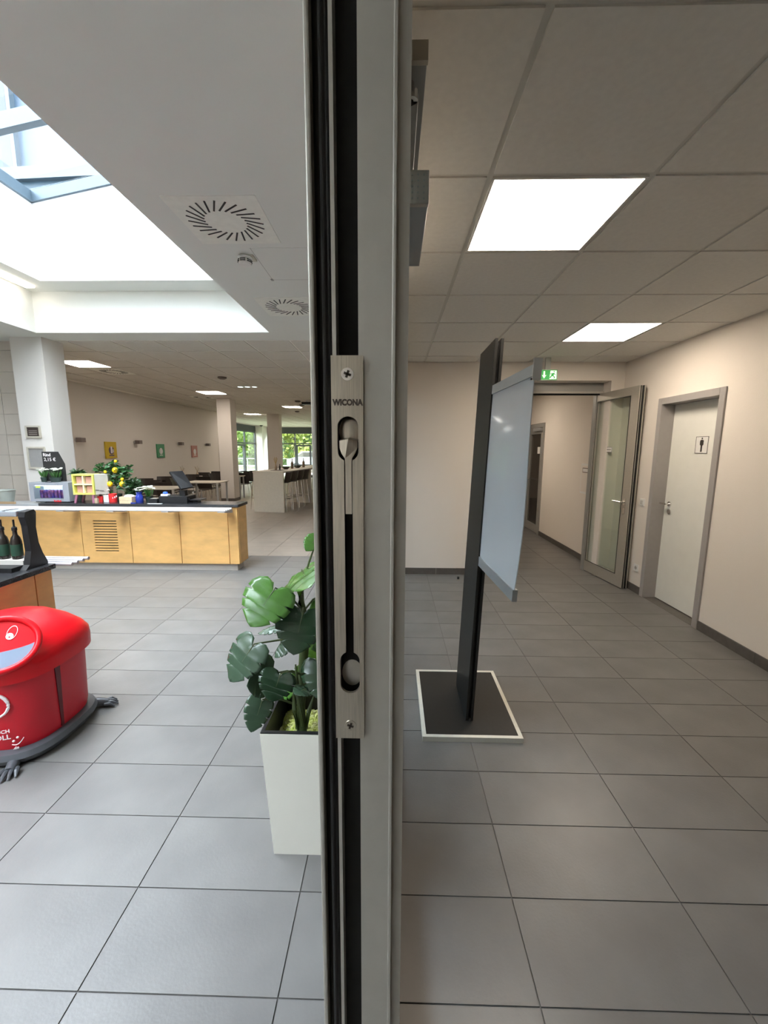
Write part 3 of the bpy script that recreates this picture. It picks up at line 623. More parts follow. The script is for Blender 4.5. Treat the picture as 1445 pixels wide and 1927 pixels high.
def monstera(base, tip, wid, mi, curl=.18, flip=1, stem_from=None, roll=0.0):
    base, tip = Vector(base), Vector(tip); ax = tip - base; Ln = ax.length; ax.normalize()
    view = (EYE - base).normalized(); sd = ax.cross(view).normalized(); nm = sd.cross(ax).normalized()
    q = Matrix.Rotation(roll, 3, ax); sd = q @ sd; nm = q @ nm
    b = MB()
    NL = 26
    def half_w(t):
        return None
    def P(u, v):
        u_, z = u * wid, -curl * Ln * (abs(u * 1.6) ** 2 * .5 + (v - .35) ** 2 * .8) + .02 * Ln * sin(v * 26) * min(1, abs(u) * 4)
        return base + ax * (v * Ln) + sd * u_ + nm * z
    for s in (-1, 1):
        poly = [(s * u * (1 if s > 0 else .96), v) for u, v in HALF]
        mid = [(0, .06 + .99 * i / 7) for i in range(8)]
        # fan strips: midrib points to outline points
        out = poly[1:-1]; ring = []
        mids = [(0, max(.06, min(1.0, .10 + .85 * (v if v > 0 else 0)))) for u, v in out]
        rows = []
        for (mu, mv), (ou, ov) in zip(mids, out):
            rows.append([P(mu + (ou - mu) * k / 5, mv + (ov - mv) * k / 5) for k in range(6)])
        vs = [[b.b.verts.new(p) for p in r] for r in rows]
        for a, c in zip(vs, vs[1:]):
            for k in range(5):
                try: b.b.faces.new((a[k], a[k + 1], c[k + 1], c[k]))
                except Exception: pass
        t0 = b.b.verts.new(P(0, 1.05)); 
        for k in range(5): b.b.faces.new((vs[-1][k], vs[-1][k + 1], t0))
    bmesh.ops.remove_doubles(b.b, verts=b.b.verts, dist=.0004)
    o = b.build('leaf', leafm[mi], ms, smooth=True)
    md = o.modifiers.new('thickness', 'SOLIDIFY'); md.thickness = .0012
    if stem_from is not None:
        s0 = Vector(stem_from); m_ = (s0 + base) / 2 + Vector((0, 0, .015)); MB().tube([s0, m_, base, base + ax * Ln * .5 + nm * (-.0)], [.0045, .004, .003, .001], 7).build('petiole', stemm, ms, smooth=True)
    return o
T = lambda i: stem_pts[i]
LV = [  # base px,py,y  tip px,py,y  width  mat roll stem index
    ((518, 1106, 1.46), (472, 1175, 1.38), .185, 0, .35, 4), ((568, 1072, 1.60), (580, 1098, 1.42), .175, 0, .2, 4),
    ((570, 1152, 1.47), (553, 1229, 1.40), .170, 1, 0, 4), ((478, 1212, 1.46), (432, 1280, 1.42), .150, 2, .45, 3),
    ((512, 1268, 1.52), (470, 1290, 1.40), .15, 2, -.5, 2), ((528, 1268, 1.44), (510, 1318, 1.38), .135, 1, -.2, 2),
    ((494, 1316, 1.46), (474, 1376, 1.40), .105, 2, -.3, 1), ((600, 1245, 1.46), (606, 1316, 1.40), .13, 1, .1, 2),
    ((576, 1296, 1.46), (556, 1304, 1.40), .07, 2, .7, 1), ((526, 1180, 1.66), (486, 1190, 1.66), .05, 2, .9, 3),
    ((542, 1212, 1.66), (517, 1236, 1.64), .06, 2, .6, 3), ((600, 1180, 1.62), (640, 1220, 1.60), .16, 0, .2, 3), ((598, 1010, 1.62), (577, 1034, 1.55), .075, 0, .3, 5),
    ((606, 1120, 1.66), (650, 1150, 1.68), .17, 0, 0, 4), ((596, 1200, 1.72), (590, 1250, 1.75), .12, 3, .3, 3), ((582, 1260, 1.70), (560, 1290, 1.74), .11, 3, -.5, 1), ((545, 1290, 1.66), (520, 1306, 1.70), .10, 0, .5, 1), ((640, 1240, 1.5), (660, 1300, 1.46), .14, 1, 0, 2)]
for (bx_, tx_, wd, mi, ro, si) in LV: monstera(at(bx_[0], bx_[1], y=bx_[2]), at(tx_[0], tx_[1], y=tx_[2]), wd, mi, roll=ro, stem_from=T(si))

# ---- red bin
bn = thing('litter_bin', 'red plastic litter bin with a face, clear flap and grey clawed feet', 'bin', (-2.10, 2.12, 0))
bc = Vector((-2.10, 2.12, 0))
def sup(rx, ry, z, n=3.0, N=48, dx=0, dy=0, tz=0):
    r = []
    for i in range(N):
        a = 2 * pi * i / N; ca, sa = cos(a), sin(a); x = rx * math.copysign(abs(ca) ** (2 / n), ca); y_ = ry * math.copysign(abs(sa) ** (2 / n), sa)
        r.append((bc.x + dx + x, bc.y + dy + y_, z + tz * (x + y_ * -1)))
    return r
MB().loft([sup(.255, .255, .085), sup(.262, .262, .12), sup(.272, .272, .47), sup(.27, .27, .50)]).build('bin_body', reddark, bn, smooth=True)
MB().loft([sup(.255, .255, .004), sup(.285, .285, .02), sup(.30, .30, .05), sup(.29, .29, .078), sup(.258, .258, .086)]).build('base_ring', greyplastic, bn, smooth=True)
lid = MB().loft([sup(.285, .285, .455), sup(.300, .300, .462), sup(.302, .302, .52), sup(.298, .298, .560), sup(.278, .278, .600, 2.8), sup(.235, .235, .650, 2.6, dx=-.01), sup(.175, .175, .695, 2.4, dx=-.02), sup(.10, .10, .718, 2.2, dx=-.02), sup(.03, .03, .724, 2, dx=-.02)]).build('bin_lid', red, bn, smooth=True)
# side slit
for yy in (2.06,):
    MB().loft([[(-1.8265, yy - .019, .46), (-1.8265, yy + .016, .46), (-1.84, yy + .016, .46), (-1.84, yy - .019, .46)], [(-1.836, yy - .006, .095), (-1.836, yy + .010, .095), (-1.85, yy + .010, .095), (-1.85, yy - .006, .095)]]).build('side_slit', cup('deep red shadow gap', (.10, .0, .004)), bn)
# sloping face: ring, upper half with eyes, lower clear flap
fc = Vector((-1.955, 1.885, .655)); fn = Vector((.52, -.64, .62)).normalized(); fx = Vector((0, 0, 1)).cross(fn).normalized(); fy = fn.cross(fx)
FM = Matrix(((fx[0], fy[0], fn[0], fc[0]), (fx[1], fy[1], fn[1], fc[1]), (fx[2], fy[2], fn[2], fc[2]), (0, 0, 0, 1)))
fp = lambda u, v, w=0: tuple(FM @ Vector((u, v, w)))
ra, rb_ = .152, .135; rings = []
for i in range(40):
    a = 2 * pi * i / 40; c = (ra * cos(a), rb_ * sin(a)); rings.append([fp(c[0] + .016 * cos(t) * cos(a), c[1] + .016 * cos(t) * sin(a), .016 * sin(t)) for t in [2 * pi * k / 10 for k in range(10)]])
b = MB(); b.loft(rings + [rings[0]], False, False); bmesh.ops.remove_doubles(b.b, verts=b.b.verts, dist=1e-5); b.build('face_ring', red, bn, smooth=True)
b = MB(); b.loft([[fp(ra * 1.02 * cos(2 * pi * i / 40), rb_ * 1.02 * sin(2 * pi * i / 40), -.17) for i in range(40)], [fp(ra * cos(2 * pi * i / 40), rb_ * sin(2 * pi * i / 40), -.002) for i in range(40)]]); b.build('face_plate', red, bn, smooth=True)
def halfdisc(a0, a1, k=.965): return [(ra * k * cos(a0 + (a1 - a0) * i / 24), rb_ * k * sin(a0 + (a1 - a0) * i / 24)) for i in range(25)]
low = [(u, v - .005) for u, v in halfdisc(pi + .1, 2 * pi - .1)]; low += [(ra * .9 * cos(t), -.018 - .02 * (sin(t))) for t in [.25 + (pi - .5) * i / 8 for i in range(9)]]
MB().prism(low, lambda u, v, w: fp(u, v, w - .001), .004).build('flap', flap, bn)['label'] = 'grey transparent flap'
def ringpoly(cx, cy, rx, ry, t, tl, nm, m):
    rg_ = []
    for i in range(28):
        a = 2 * pi * i / 28; pu = cx + rx * cos(a) * cos(tl) - ry * sin(a) * sin(tl); pv = cy + rx * cos(a) * sin(tl) + ry * sin(a) * cos(tl)
        k = 1 - t / max(rx, ry); qu = cx + (pu - cx) * k; qv = cy + (pv - cy) * k; rg_.append([fp(pu, pv, .0002), fp(pu, pv, .0012), fp(qu, qv, .0012), fp(qu, qv, .0002)])
    b = MB(); b.loft(rg_ + [rg_[0]], False, False); bmesh.ops.remove_doubles(b.b, verts=b.b.verts, dist=1e-6); return b.build(nm, m, bn)
for cx_ in (.020, -.052):
    cx = cx_
    ringpoly(cx + .03, .052, .020, .036, .003, -.35, 'eye_outline', whiteprint)
    b = MB(); b.prism([(cx + .02 + .015 * cos(a), .035 + .017 * sin(a)) for a in [2 * pi * i / 16 for i in range(16)]], lambda u, v, w: fp(u, v, w + .0003), .001); e = b.build('eye_white', whiteprint, bn)
    MB().prism([(cx + .019 + .004 * cos(a), .031 + .004 * sin(a)) for a in [2 * pi * i / 10 for i in range(10)]], lambda u, v, w: fp(u, v, w + .0015), .0008).build('pupil', red, bn)
# print on the bin front-right corner
pn = Vector((.75, -.66, 0)).normalized(); px_ = Vector((0, 0, 1)).cross(pn).normalized(); PB = basis(px_, (0, 0, 1))
def onbody(phi):  # point on body at polar angle
    n = 3.0; ca, sa = cos(phi), sin(phi); r = .275; return Vector((bc.x + r * math.copysign(abs(ca) ** (2 / n), ca), bc.y + r * math.copysign(abs(sa) ** (2 / n), sa), 0))
def print_text(body, size, z, phi, nm='lettering'):
    p = onbody(phi); t = (onbody(phi + .05) - onbody(phi - .05)).normalized(); o = text(nm, body, size, whiteprint, Vector((p.x, p.y, z)) + Vector((t.y, -t.x, 0)) * .003, basis(t, (0, 0, 1)), bn, depth=.0008, align='RIGHT', bold=.0006); return o
ph0 = R(-64)
print_text('UCH', .026, .195, ph0); print_text('OLL', .036, .160, ph0); print_text('.de', .020, .098, R(-57))
def bodycurve(pts, r, nm):
    q = []
    for ph, z in pts:
        p = onbody(ph); q.append(Vector((p.x, p.y, z)) + Vector((p.x - bc.x, p.y - bc.y, 0)).normalized() * .001)
    return MB().tube(q, r, 6).build(nm, whiteprint, bn)
bodycurve([(R(-64 + 13 * t / 8), .125 - .016 * sin(pi * t / 8) + .025 * t / 8) for t in range(9)], .0022, 'smile')
for ph, z in ((-62, .142), (-57.5, .158)):
    p = onbody(R(ph)); MB().ball(p + Vector((0, 0, z)), .006, n=8).build('smile_dot', whiteprint, bn)
bodycurve([(R(-80 + 18 * cos(t * pi / 12)), .345 + .066 * sin(t * pi / 12)) for t in range(-8, 12)], [.002 + .006 * sin(pi * (t + 8) / 19) for t in range(-8, 12)], 'emblem_arc')
# clawed feet
def foot(p, d, nm='foot'):
    p = Vector(p); d = Vector(d).normalized(); s = Vector((-d.y, d.x, 0)); b = MB()
    b.tube([p - d * .07 + Vector((0, 0, .035)), p + Vector((0, 0, .032)), p + d * .05 + Vector((0, 0, .02))], [.026, .028, .022], 10)
    for k in range(4):
        q = p + d * .035 + s * (k - 1.5) * .019; e = q + d * (.075 - .012 * abs(k - 1.2)) + s * (k - 1.5) * .007
        b.tube([q + Vector((0, 0, .022)), (q + e) / 2 + Vector((0, 0, .024)), e + Vector((0, 0, .007))], [.010, .011, .004], 7)
    b.build(nm, greyplastic, bn, smooth=True)
foot((-1.935, 1.855, 0), (.35, -.93, 0)); foot((-1.86, 2.37, 0), (.9, .35, 0)); foot((-2.36, 2.37, 0), (-.7, .7, 0)); foot((-2.36, 1.87, 0), (-.7, -.7, 0))

# ---- near cabinet with black top
nc = thing('serving_cabinet', 'maple serving cabinet with black top behind the red bin', 'cabinet', (-2.9, 2.0, 0))
MB().box(-3.3, -2.475, .5, 2.815, .08, .765).build('carcass', wood_o, nc); MB().box(-3.2, -2.53, .55, 2.75, 0, .08).build('plinth', skirt, nc)
MB().box(-2.4745, -2.457, .5, 2.672, .09, .763).build('side_panel', wood_o, nc); MB().box(-2.4745, -2.457, 2.68, 2.815, .09, .763).build('side_panel', wood_o, nc)
MB().box(-3.34, -2.44, .45, 2.84, .766, .80, bev=.002).build('worktop', blacktop, nc)
tr = thing('tray_rail', 'four round white tray rail tubes sticking out beyond the near cabinet', 'tray rail', (-2.8, 2.9, .7))
for k in range(4):
    e = at([165, 150, 131, 110][k], [1049, 1054, 1060, 1065][k], z=.80); yy = 3.02 - k * .054
    MB().cone((-3.3, yy, .792), (-2.33, yy, .792), .0125, n=14).build('tube', mat('satin white tube', (.50, .48, .50), .3, .3, noise=.02), tr, smooth=True)
MB().box(-2.9, -2.87, 2.84, 3.045, .755, .777).build('bracket', steelframe, tr); MB().box(-2.9, -2.87, 2.843, 2.87, .6, .755).build('bracket', steelframe, tr)
# dispenser rack
rk = thing('condiment_rack', 'black curved condiment stand with grey top on the near cabinet', 'stand', (-2.75, 2.6, .80))
prof = [(2.655, 0), (2.69, .03), (2.715, .12), (2.71, .30), (2.695, .36), (2.705, .395), (2.775, .405), (2.79, .385), (2.775, .28), (2.782, .17), (2.805, .09), (2.838, .02), (2.838, 0)]
rx = -2.492
for xx in (rx, -3.15):
    b = MB(); b.prism(prof, lambda u, v, w: (xx - w, u, .801 + v), .045); b.build('side_panel', black, rk)
MB().box(-3.15, rx - .051, 2.69, 2.80, 1.165, 1.205, bev=.008).build('top_panel', mat('grey gloss top', (.35, .38, .40), .2, .3, noise=.03), rk)
MB().box(-2.64, -2.62, 2.692, 2.798, 1.2035, 1.2065).build('top_seam', black, rk)
MB().box(-3.15, rx - .046, 2.60, 2.69, .802, .83).build('front_tray', black, rk)
MB().box(-3.15, rx - .046, 2.691, 2.80, .802, .86).build('bottle_shelf', cup('pale tray', (.5, .47, .43)), rk)
botg = cup('green bottle label', (.012, .05, .028)); botd = mat('dark bottle', (.02, .015, .012), .15, noise=.05)
for k, x in enumerate((-2.620, -2.712, -2.805)):
    bt = thing('sauce_bottle', ['dark sauce bottle with green label, right one in the black stand', 'dark sauce bottle with green label, middle one in the black stand', 'dark sauce bottle with green label, left one in the black stand'][k], 'bottle', (x, 2.745, .86), 'sauce bottles in the black stand')
    MB().lathe((x, 2.745, .8605), [(.031, 0), (.033, .01), (.033, .12), (.026, .15), (.014, .17), (.013, .20)]).build('bottle_body', botd, bt, smooth=True)
    MB().lathe((x, 2.745, .885), [(.0335, 0), (.034, .005), (.034, .075), (.0335, .08)]).build('label_band', botg, bt, smooth=True)
    MB().lathe((x, 2.745, 1.061), [(.016, 0), (.016, .02), (.006, .03), (.006, .075)]).build('cap', black, bt, smooth=True)

# ================================================================== COUNTER
ct = thing('service_counter', 'long maple fronted service counter with black top and white tray rail', 'counter', (-3.4, 5.4, 0))
CX0, CX1, CZ, TX = -5.9, -2.035, .905, -4.66
MB().box(CX0, CX1 - .01, 5.31, 5.60, .10, .868).build('carcass', wood, ct)
MB().box(CX0, CX1 - .05, 5.335, 5.56, 0, .10).build('plinth', cup('grey plinth', (.42, .385, .34), .5), ct)
sx = [CX0, -5.31] + [at(p, 967, y=5.29).x for p in (58, 150, 242.8, 336.7, 428)] + [CX1]
for i, (a, c) in enumerate(zip(sx, sx[1:])):
    if i == 3:
        zt = .775; gap = 13; slots = []
        MB().box(a + .003, c - .003, 5.29, 5.309, .782, .866).build('top_strip', wood, ct)
        s0, s1 = at(175, 985, y=5.29).x, at(219, 985, y=5.29).x; zA, zB = at(200, 979, y=5.29).z, at(200, 1040, y=5.29).z
        outer = [(a + .003, .102), (c - .003, .102), (c - .003, .777), (a + .003, .777)]; holes = []
        for k in range(12):
            z = zA + (zB - zA) * (k + .3) / 12; w = (zA - zB) / 12 * .36; holes.append([(s0, z - w / 2), (s1, z - w / 2), (s1, z + w / 2), (s0, z + w / 2)])
        o = hole_plate(outer, holes, 5.29, .014, 'vent_panel', wood, ct); MB().box(s0 - .02, s1 + .02, 5.3045, 5.309, zB - .01, zA + .03).build('vent_backing', dark, ct)
    else: MB().box(a + .0045, c - .0045, 5.29, 5.309, .102, .866).build('front_panel', wood, ct)
MB().box(CX1 - .0095, CX1 + .002, 5.312, 5.60, .102, .866).build('end_panel', wood, ct)
MB().box(TX, CX1 + .02, 5.265, 5.62, .868, CZ, bev=.002).build('worktop', blacktop, ct); MB().box(CX0, TX - .002, 5.265, 5.62, .868, .89, bev=.002).build('steel_top', silver, ct)
wt = mat('white rail tube', (.80, .79, .80), .22, .2, noise=.02)
for k in range(4):
    yy = 5.015 + k * .062; MB().cone((CX0, yy, .862 - .004 * 0), (CX1 - .04 - .025 * (3 - k) * 0, yy, .862), .0135, n=12).build('rail_tube', wt, ct, smooth=True)
for p in (130, 222, 322, 425):
    x = at(p, 967, y=5.15).x; MB().loft([[(x - .045, 5.262, .80), (x + .045, 5.262, .80), (x + .045, 5.262, .848), (x - .045, 5.262, .848)], [(x - .045, 5.0, .838), (x + .045, 5.0, .838), (x + .045, 5.0, .848), (x - .045, 5.0, .848)]]).build('bracket', steelframe, ct)
def cx(px, y=5.42): return at(px, 945, y=y).x
# mini fridge
fr_ = thing('mini_fridge', 'small grey glass-fronted drinks cooler with lit cans at the left of the counter', 'fridge', (-4.5, 5.48, CZ))
fm = mat('grey cooler housing', (.36, .38, .42), .35, .2, noise=.03)
YF = 5.36
q = [at(p, r, y=YF) for p, r in ((60, 947), (132, 947), (132, 904), (51, 912))]; fx0, fx1 = q[0].x - .01, q[1].x; fz1 = at(90, 908, y=YF).z; fz0 = CZ + .012
ix0, ix1 = at(64, 930, y=YF).x, at(119, 930, y=YF).x; iz0, iz1 = at(90, 939, y=YF).z, at(90, 913.5, y=YF).z
hole_plate([(fx0, fz0), (fx1, fz0), (fx1, fz1), (fx0, fz1)], [[(ix0, iz0), (ix1, iz0), (ix1, iz1), (ix0, iz1)]], YF, .03, 'door_frame', fm, fr_)
MB().box(fx0, fx0 + .03, YF + .03, 5.60, fz0, fz1).box(fx1 - .03, fx1, YF + .03, 5.60, fz0, fz1).box(fx0 + .03, fx1 - .03, YF + .03, 5.60, fz1 - .03, fz1).box(fx0 + .03, fx1 - .03, YF + .03, 5.60, fz0, fz0 + .03).box(fx0 + .03, fx1 - .03, 5.57, 5.60, fz0 + .03, fz1 - .03).build('housing', fm, fr_)
MB().box(fx0 + .032, fx1 - .032, YF + .19, YF + .195, fz0 + .032, fz1 - .032).build('lit_back', mat('cooler back light', (.8, .9, 1), .5, emit=1.1, ecol=(.62, .82, 1)), fr_)
MB().box(ix0, ix1, YF + .032, YF + .05, iz1 - .012, iz1 - .004).build('lamp', mat('cooler lamp', (1, 1, 1), .5, emit=6, ecol=(.9, .95, 1)), fr_)
MB().box(ix0 - .005, ix1 + .005, YF + .008, YF + .012, iz0 - .005, iz1 + .005).build('pane', glass, fr_)
MB().box(fx0 + .05, fx1 - .05, YF + .02, 5.58, CZ + .001, fz0).build('feet', black, fr_)
MB().box(at(85, 930, y=YF).x, at(95, 930, y=YF).x, YF + .02, YF + .05, fz1, fz1 + .004).build('top_badge', black, fr_)
text('lettering', 'RedBull', .034, mat('red print', (.75, .02, .03), .4, noise=.02), Vector((at(102, 945, y=YF).x, YF - .001, at(102, 944.3, y=YF).z)), FRONT, fr_, sx=.95, depth=.0006, bold=.0012)
MB().box(ix0 + .02, ix0 + .085, YF - .0012, YF + .0, iz1 - .028, iz1 - .002).build('price_sticker', cup('lime sticker', (.6, .75, .1)), fr_) if False else MB().box(ix0 + .03, ix0 + .09, YF + .004, YF + .0075, iz1 - .035, iz1 - .008).build('price_sticker', cup('lime sticker', (.6, .75, .1)), fr_)
MB().box(fx0 + .032, fx1 - .032, YF + .05, YF + .18, iz0 - .004, iz0 + .003).build('shelf', silver, fr_)
canb = mat('blue silver can', (.03, .03, .30), .3, .5, noise=.5, nscale=25, col2=(.35, .1, .2))
cw = (ix1 - ix0) / 8; 
for rowk, (yy, zz) in enumerate(((YF + .075, iz0 + .004), (YF + .125, iz0 + .004))):
    for k in range(7):
        x = ix0 + cw * (k + .9) + (.012 if rowk else 0)
        o = MB().lathe((x, yy, zz + .0005), [(.018, 0), (.0225, .006), (.0225, .098), (.018, .108)], 12).build('drink_can', canb, smooth=True)
        tag(o, ('front' if rowk == 0 else 'back') + ' row blue energy drink can, %s from the left in the grey cooler' % ['first', 'second', 'third', 'fourth', 'fifth', 'sixth', 'seventh'][k], 'can', 'cans in the cooler')
# chalkboard and pots on the fridge
FT = fz1 + .004
def world_poly(pts, y): return [(at(a, c, y=y).x, at(a, c, y=y).z) for a, c in pts]
cb = thing('chalkboard', 'small leaning black price chalkboard standing on the drinks cooler', 'chalkboard', (-4.45, 5.5, FT))
cp_ = world_poly([(78, 850), (108, 850), (121, 873), (124, 900), (84, 900)], 5.52); cp_[-1] = (cp_[-1][0], FT + .001); cp_[-2] = (cp_[-2][0], FT + .001)
MB().prism(cp_, lambda u, v, w: (u, 5.52 + w, v), .014).build('board', cup('chalkboard black', (.022, .021, .02), .7), cb)
text('lettering', 'Rind', .058, whiteprint, Vector((at(81, 858, y=5.52).x, 5.518, at(81, 858.5, y=5.52).z)), FRONT, cb, bold=.0012)
text('lettering', '2,15 \u20ac', .062, whiteprint, Vector((at(83, 867, y=5.52).x, 5.518, at(83, 867.5, y=5.52).z)), FRONT, cb, bold=.0008)
def leafcard(b, p, d, L, w, droop=.3):
    p, d = Vector(p), Vector(d).normalized(); s = d.cross(Vector((0, 0, 1))); s = Vector((1, 0, 0)) if s.length < .05 else s.normalized(); s = Matrix.Rotation(random.uniform(-1.4, 1.4), 3, d) @ s; q = p + d * L * .5 + Vector((0, 0, .03 * L)); e = p + d * L - Vector((0, 0, droop * L)); v = [b.b.verts.new(t) for t in (p, q + s * w, e, q - s * w)]; b.b.faces.new(v)
greenleaf = mat('fresh green leaf', (.05, .16, .03), .5, noise=.3, nscale=30); darkleaf = mat('dark palm leaf', (.018, .065, .015), .5, noise=.3, nscale=30); paleflower = mat('white petals', (.80, .84, .70), .6, noise=.05, nscale=30)
def flowerpot(name, label, cat, x, y, z, pm, pr, ph, fh, fr2, fl, nfl=9, group=None, fsize=.012):
    t = thing(name, label, cat, (x, y, z), group)
    MB().lathe((x, y, z), [(pr * .75, 0), (pr, ph), (pr * .93, ph), (pr * .9, ph * .85)], 18).build('pot', pm, t, smooth=True)
    b = MB()
    for k in range(46):
        a = random.uniform(0, 2 * pi); r = pr * .7 * random.random(); leafcard(b, (x + r * cos(a), y + r * sin(a), z + ph * .9), (cos(a) * .35, sin(a) * .35, 1), fh * random.uniform(.7, 1), .006, .02)
    b.build('foliage', greenleaf, t)
    b = MB()
    for k in range(nfl):
        a = random.uniform(0, 2 * pi); r = fr2 * math.sqrt(random.random()); c = Vector((x + r * cos(a), y + r * sin(a), z + ph + fh * random.uniform(.75, 1.05)))
        for m_ in range(5): aa = 2 * pi * m_ / 5; b.ball(c + Vector((cos(aa), sin(aa), 0)) * fsize * .7, fsize * .65, (1, 1, .6), 6)
    b.build('flowers', fl, t)
    return t
potdark = cup('dark green pot', (.03, .05, .04))
flowerpot('flower_pot', 'white flowers in a dark pot, left one on the drinks cooler', 'flowers', cx(88, 5.44), 5.44, FT, potdark, .038, .06, .12, .06, paleflower, 14, 'white flower pots on the cooler')
flowerpot('flower_pot', 'white flowers in a wider dark pot, right one on the drinks cooler', 'flowers', cx(110, 5.44), 5.44, FT, potdark, .068, .06, .12, .085, paleflower, 22, 'white flower pots on the cooler')
# palm behind
def bush(name, label, c, z0, n, L, w, m, up_=.8, spread=.05):
    t = thing(name, label, 'plant', (c[0], c[1], z0)); b = MB()
    MB().lathe((c[0], c[1], z0), [(.04, 0), (.055, .09), (.05, .09), (.05, .08)], 14).build('pot', potdark, t, smooth=True)
    MB().cone((c[0], c[1], z0 + .08), (c[0], c[1], c[2] + .02), .006, n=6).build('stem', stemm, t)
    for k in range(n):
        a = random.uniform(0, 2 * pi); p = Vector(c) + Vector((random.uniform(-spread, spread), random.uniform(-spread, spread), random.uniform(-spread, spread) * 1.5)); leafcard(b, p, (cos(a), sin(a), random.uniform(.1, up_ * 1.6)), L * random.uniform(.6, 1.1), w, .25)
    b.build('foliage', m, t); return t
p = at(141, 890, y=5.54); bush('potted_palm', 'small dark green palm behind the yellow compartment box', (p.x + .05, 5.54, p.z - .03), CZ, 130, .12, .011, darkleaf, .8, .03)
p = at(250, 918, y=5.54); bush('potted_plant', 'dark bushy plant right of the lemon tree', (p.x, 5.54, p.z - .02), CZ, 320, .12, .013, darkleaf, .9, .07)
# compartment box
sh = thing('compartment_box', 'lime green box with four pink filled compartments on mauve legs', 'display box', (-4.05, 5.38, CZ))
YS = 5.31; qx0, qx1, qz0, qz1 = at(136, 912, y=YS).x, at(176, 912, y=YS).x, at(155, 931, y=YS).z, at(155, 892.5, y=YS).z
lime = cup('lime yellow paint', (.66, .68, .14)); cream = cup('cream paint', (.78, .72, .45)); pink = cup('pink card', (.66, .36, .29)); mauve = cup('mauve leg', (.38, .14, .22))
DB = .17
for q in ((qx0, qx0 + .02, qz0, qz1), (qx1 - .02, qx1, qz0, qz1), (qx0 + .02, qx1 - .02, qz0, qz0 + .02), (qx0 + .02, qx1 - .02, qz1 - .02, qz1)): MB().box(q[0], q[1], YS, YS + DB, q[2], q[3]).build('side_board', lime, sh)
mxx, mzz = (qx0 + qx1) / 2, (qz0 + qz1) / 2
MB().box(mxx - .008, mxx + .008, YS + .002, YS + DB, qz0 + .02, qz1 - .02).build('divider', cream, sh); MB().box(qx0 + .02, mxx - .008, YS + .002, YS + DB, mzz - .008, mzz + .008).box(mxx + .008, qx1 - .02, YS + .002, YS + DB, mzz - .008, mzz + .008).build('divider', cream, sh)
MB().box(qx0, qx1, YS + DB, YS + DB + .005, qz0, qz1).build('back_board', lime, sh)
for i in range(2):
    for j in range(2):
        a, c = (qx0 + .028, mxx - .016) if i == 0 else (mxx + .016, qx1 - .028); e, f = (qz0 + .0205, mzz - .022) if j == 0 else (mzz + .0085, qz1 - .034)
        tag(MB().box(a, c, YS + .04, YS + .12, e, f, bev=.002).build('pink_packet', pink), 'pink packet in the %s %s compartment of the lime box' % (['lower', 'upper'][j], ['left', 'right'][i]), 'packet', 'packets in the lime box')
for x in (qx0 + .02, qx1 - .045): 
    for yy in (YS + .01, YS + .14): MB().loft([[(x - (.03 if x < mxx else -.0), yy, CZ), (x + .025 - (.03 if x < mxx else 0), yy, CZ), (x + .025 - (.03 if x < mxx else 0), yy + .02, CZ), (x - (.03 if x < mxx else 0), yy + .02, CZ)], [(x, yy, qz0), (x + .03, yy, qz0), (x + .03, yy + .02, qz0), (x, yy + .02, qz0)]]).build('leg', mauve, sh)
cbx = thing('cardboard_box', 'pale grey box with dark slanted lettering beside the lime compartment box', 'box', (-3.86, 5.45, CZ + .1))
bx0, bx1 = qx1 + .004, at(196, 912, y=5.40).x
MB().loft([[(bx0, 5.33, qz0), (bx1, 5.48, qz0 - .005), (bx1 - .02, 5.60, qz0), (bx0, 5.47, qz0)], [(bx0, 5.33, qz1), (bx1, 5.48, qz1 - .015), (bx1 - .02, 5.60, qz1 - .01), (bx0, 5.47, qz1)]]).build('box_shell', cup('grey board', (.50, .48, .42)), cbx)
text('lettering', 'ESSEN GEHEN', .020, cup('grey lettering', (.2, .18, .17)), Vector((bx0 + .002, 5.3285, qz0 + .055)), basis((bx1 - bx0, .15, -.035), (0, 0, 1)), cbx, sx=.85, bold=.0008)
MB().box(bx0 + .02, bx1 - .02, 5.49, 5.53, CZ, qz0).build('stand_block', black, cbx)
# small packets
def small(nm, label, cat, p0, p1, py0, py1, y, d, m, group=None):
    a, c = at(p0, 940, y=y).x, at(p1, 940, y=y).x; z = at((p0 + p1) / 2, py0, y=y).z
    return tag(MB().box(a, c, y, y + d, CZ, z, bev=.002).build(nm, m), label, cat, group)
redp = cup('red paper', (.70, .03, .03)); whitep = cup('white paper', (.80, .80, .84)); tan = cup('tan card', (.42, .32, .22)); bluep = cup('blue glass', (.02, .04, .30), .15); timber = mat('pale crate wood', (.66, .50, .31), .7, noise=.15, nscale=20, stretch=(1, 1, 6))
small('card_block', 'small tan card block at the right leg of the lime box', 'card', 177.5, 183, 938, 951, 5.30, .03, tan)
def cupobj(label, p0, p1, py0, y, m, cat='cup', nm='paper_cup', r2=1.25):
    a, c = at(p0, 940, y=y).x, at(p1, 940, y=y).x; z = at((p0 + p1) / 2, py0, y=y).z; r = (c - a) / 2
    return tag(MB().lathe(((a + c) / 2, y, CZ), [(r / r2, 0), (r, z - CZ), (r * .92, z - CZ), (r * .9, (z - CZ) * .8)], 14).build(nm, m, smooth=True), label, cat)
cupobj('short red and white paper cup next to the tan card', 184, 194, 934, 5.42, redp)
small('white_packet', 'white paper packet between the red cup and the red bag', 'packet', 195, 204.5, 932, 946, 5.42, .06, whitep)
o = cupobj('taller red paper cup with white spots, left of the crate', 206, 220, 929, 5.44, redp, 'cup', 'paper_cup', 1.1)
pz = [at(x_, y_, y=5.40) for x_, y_ in ((208, 935), (212, 937), (216, 936), (219, 934))]
b = MB()
for q in pz: b.ball(q, .008, (1, .4, 1.6), 8)
pt = b.build('white_dots', whiteprint); put(pt, o)
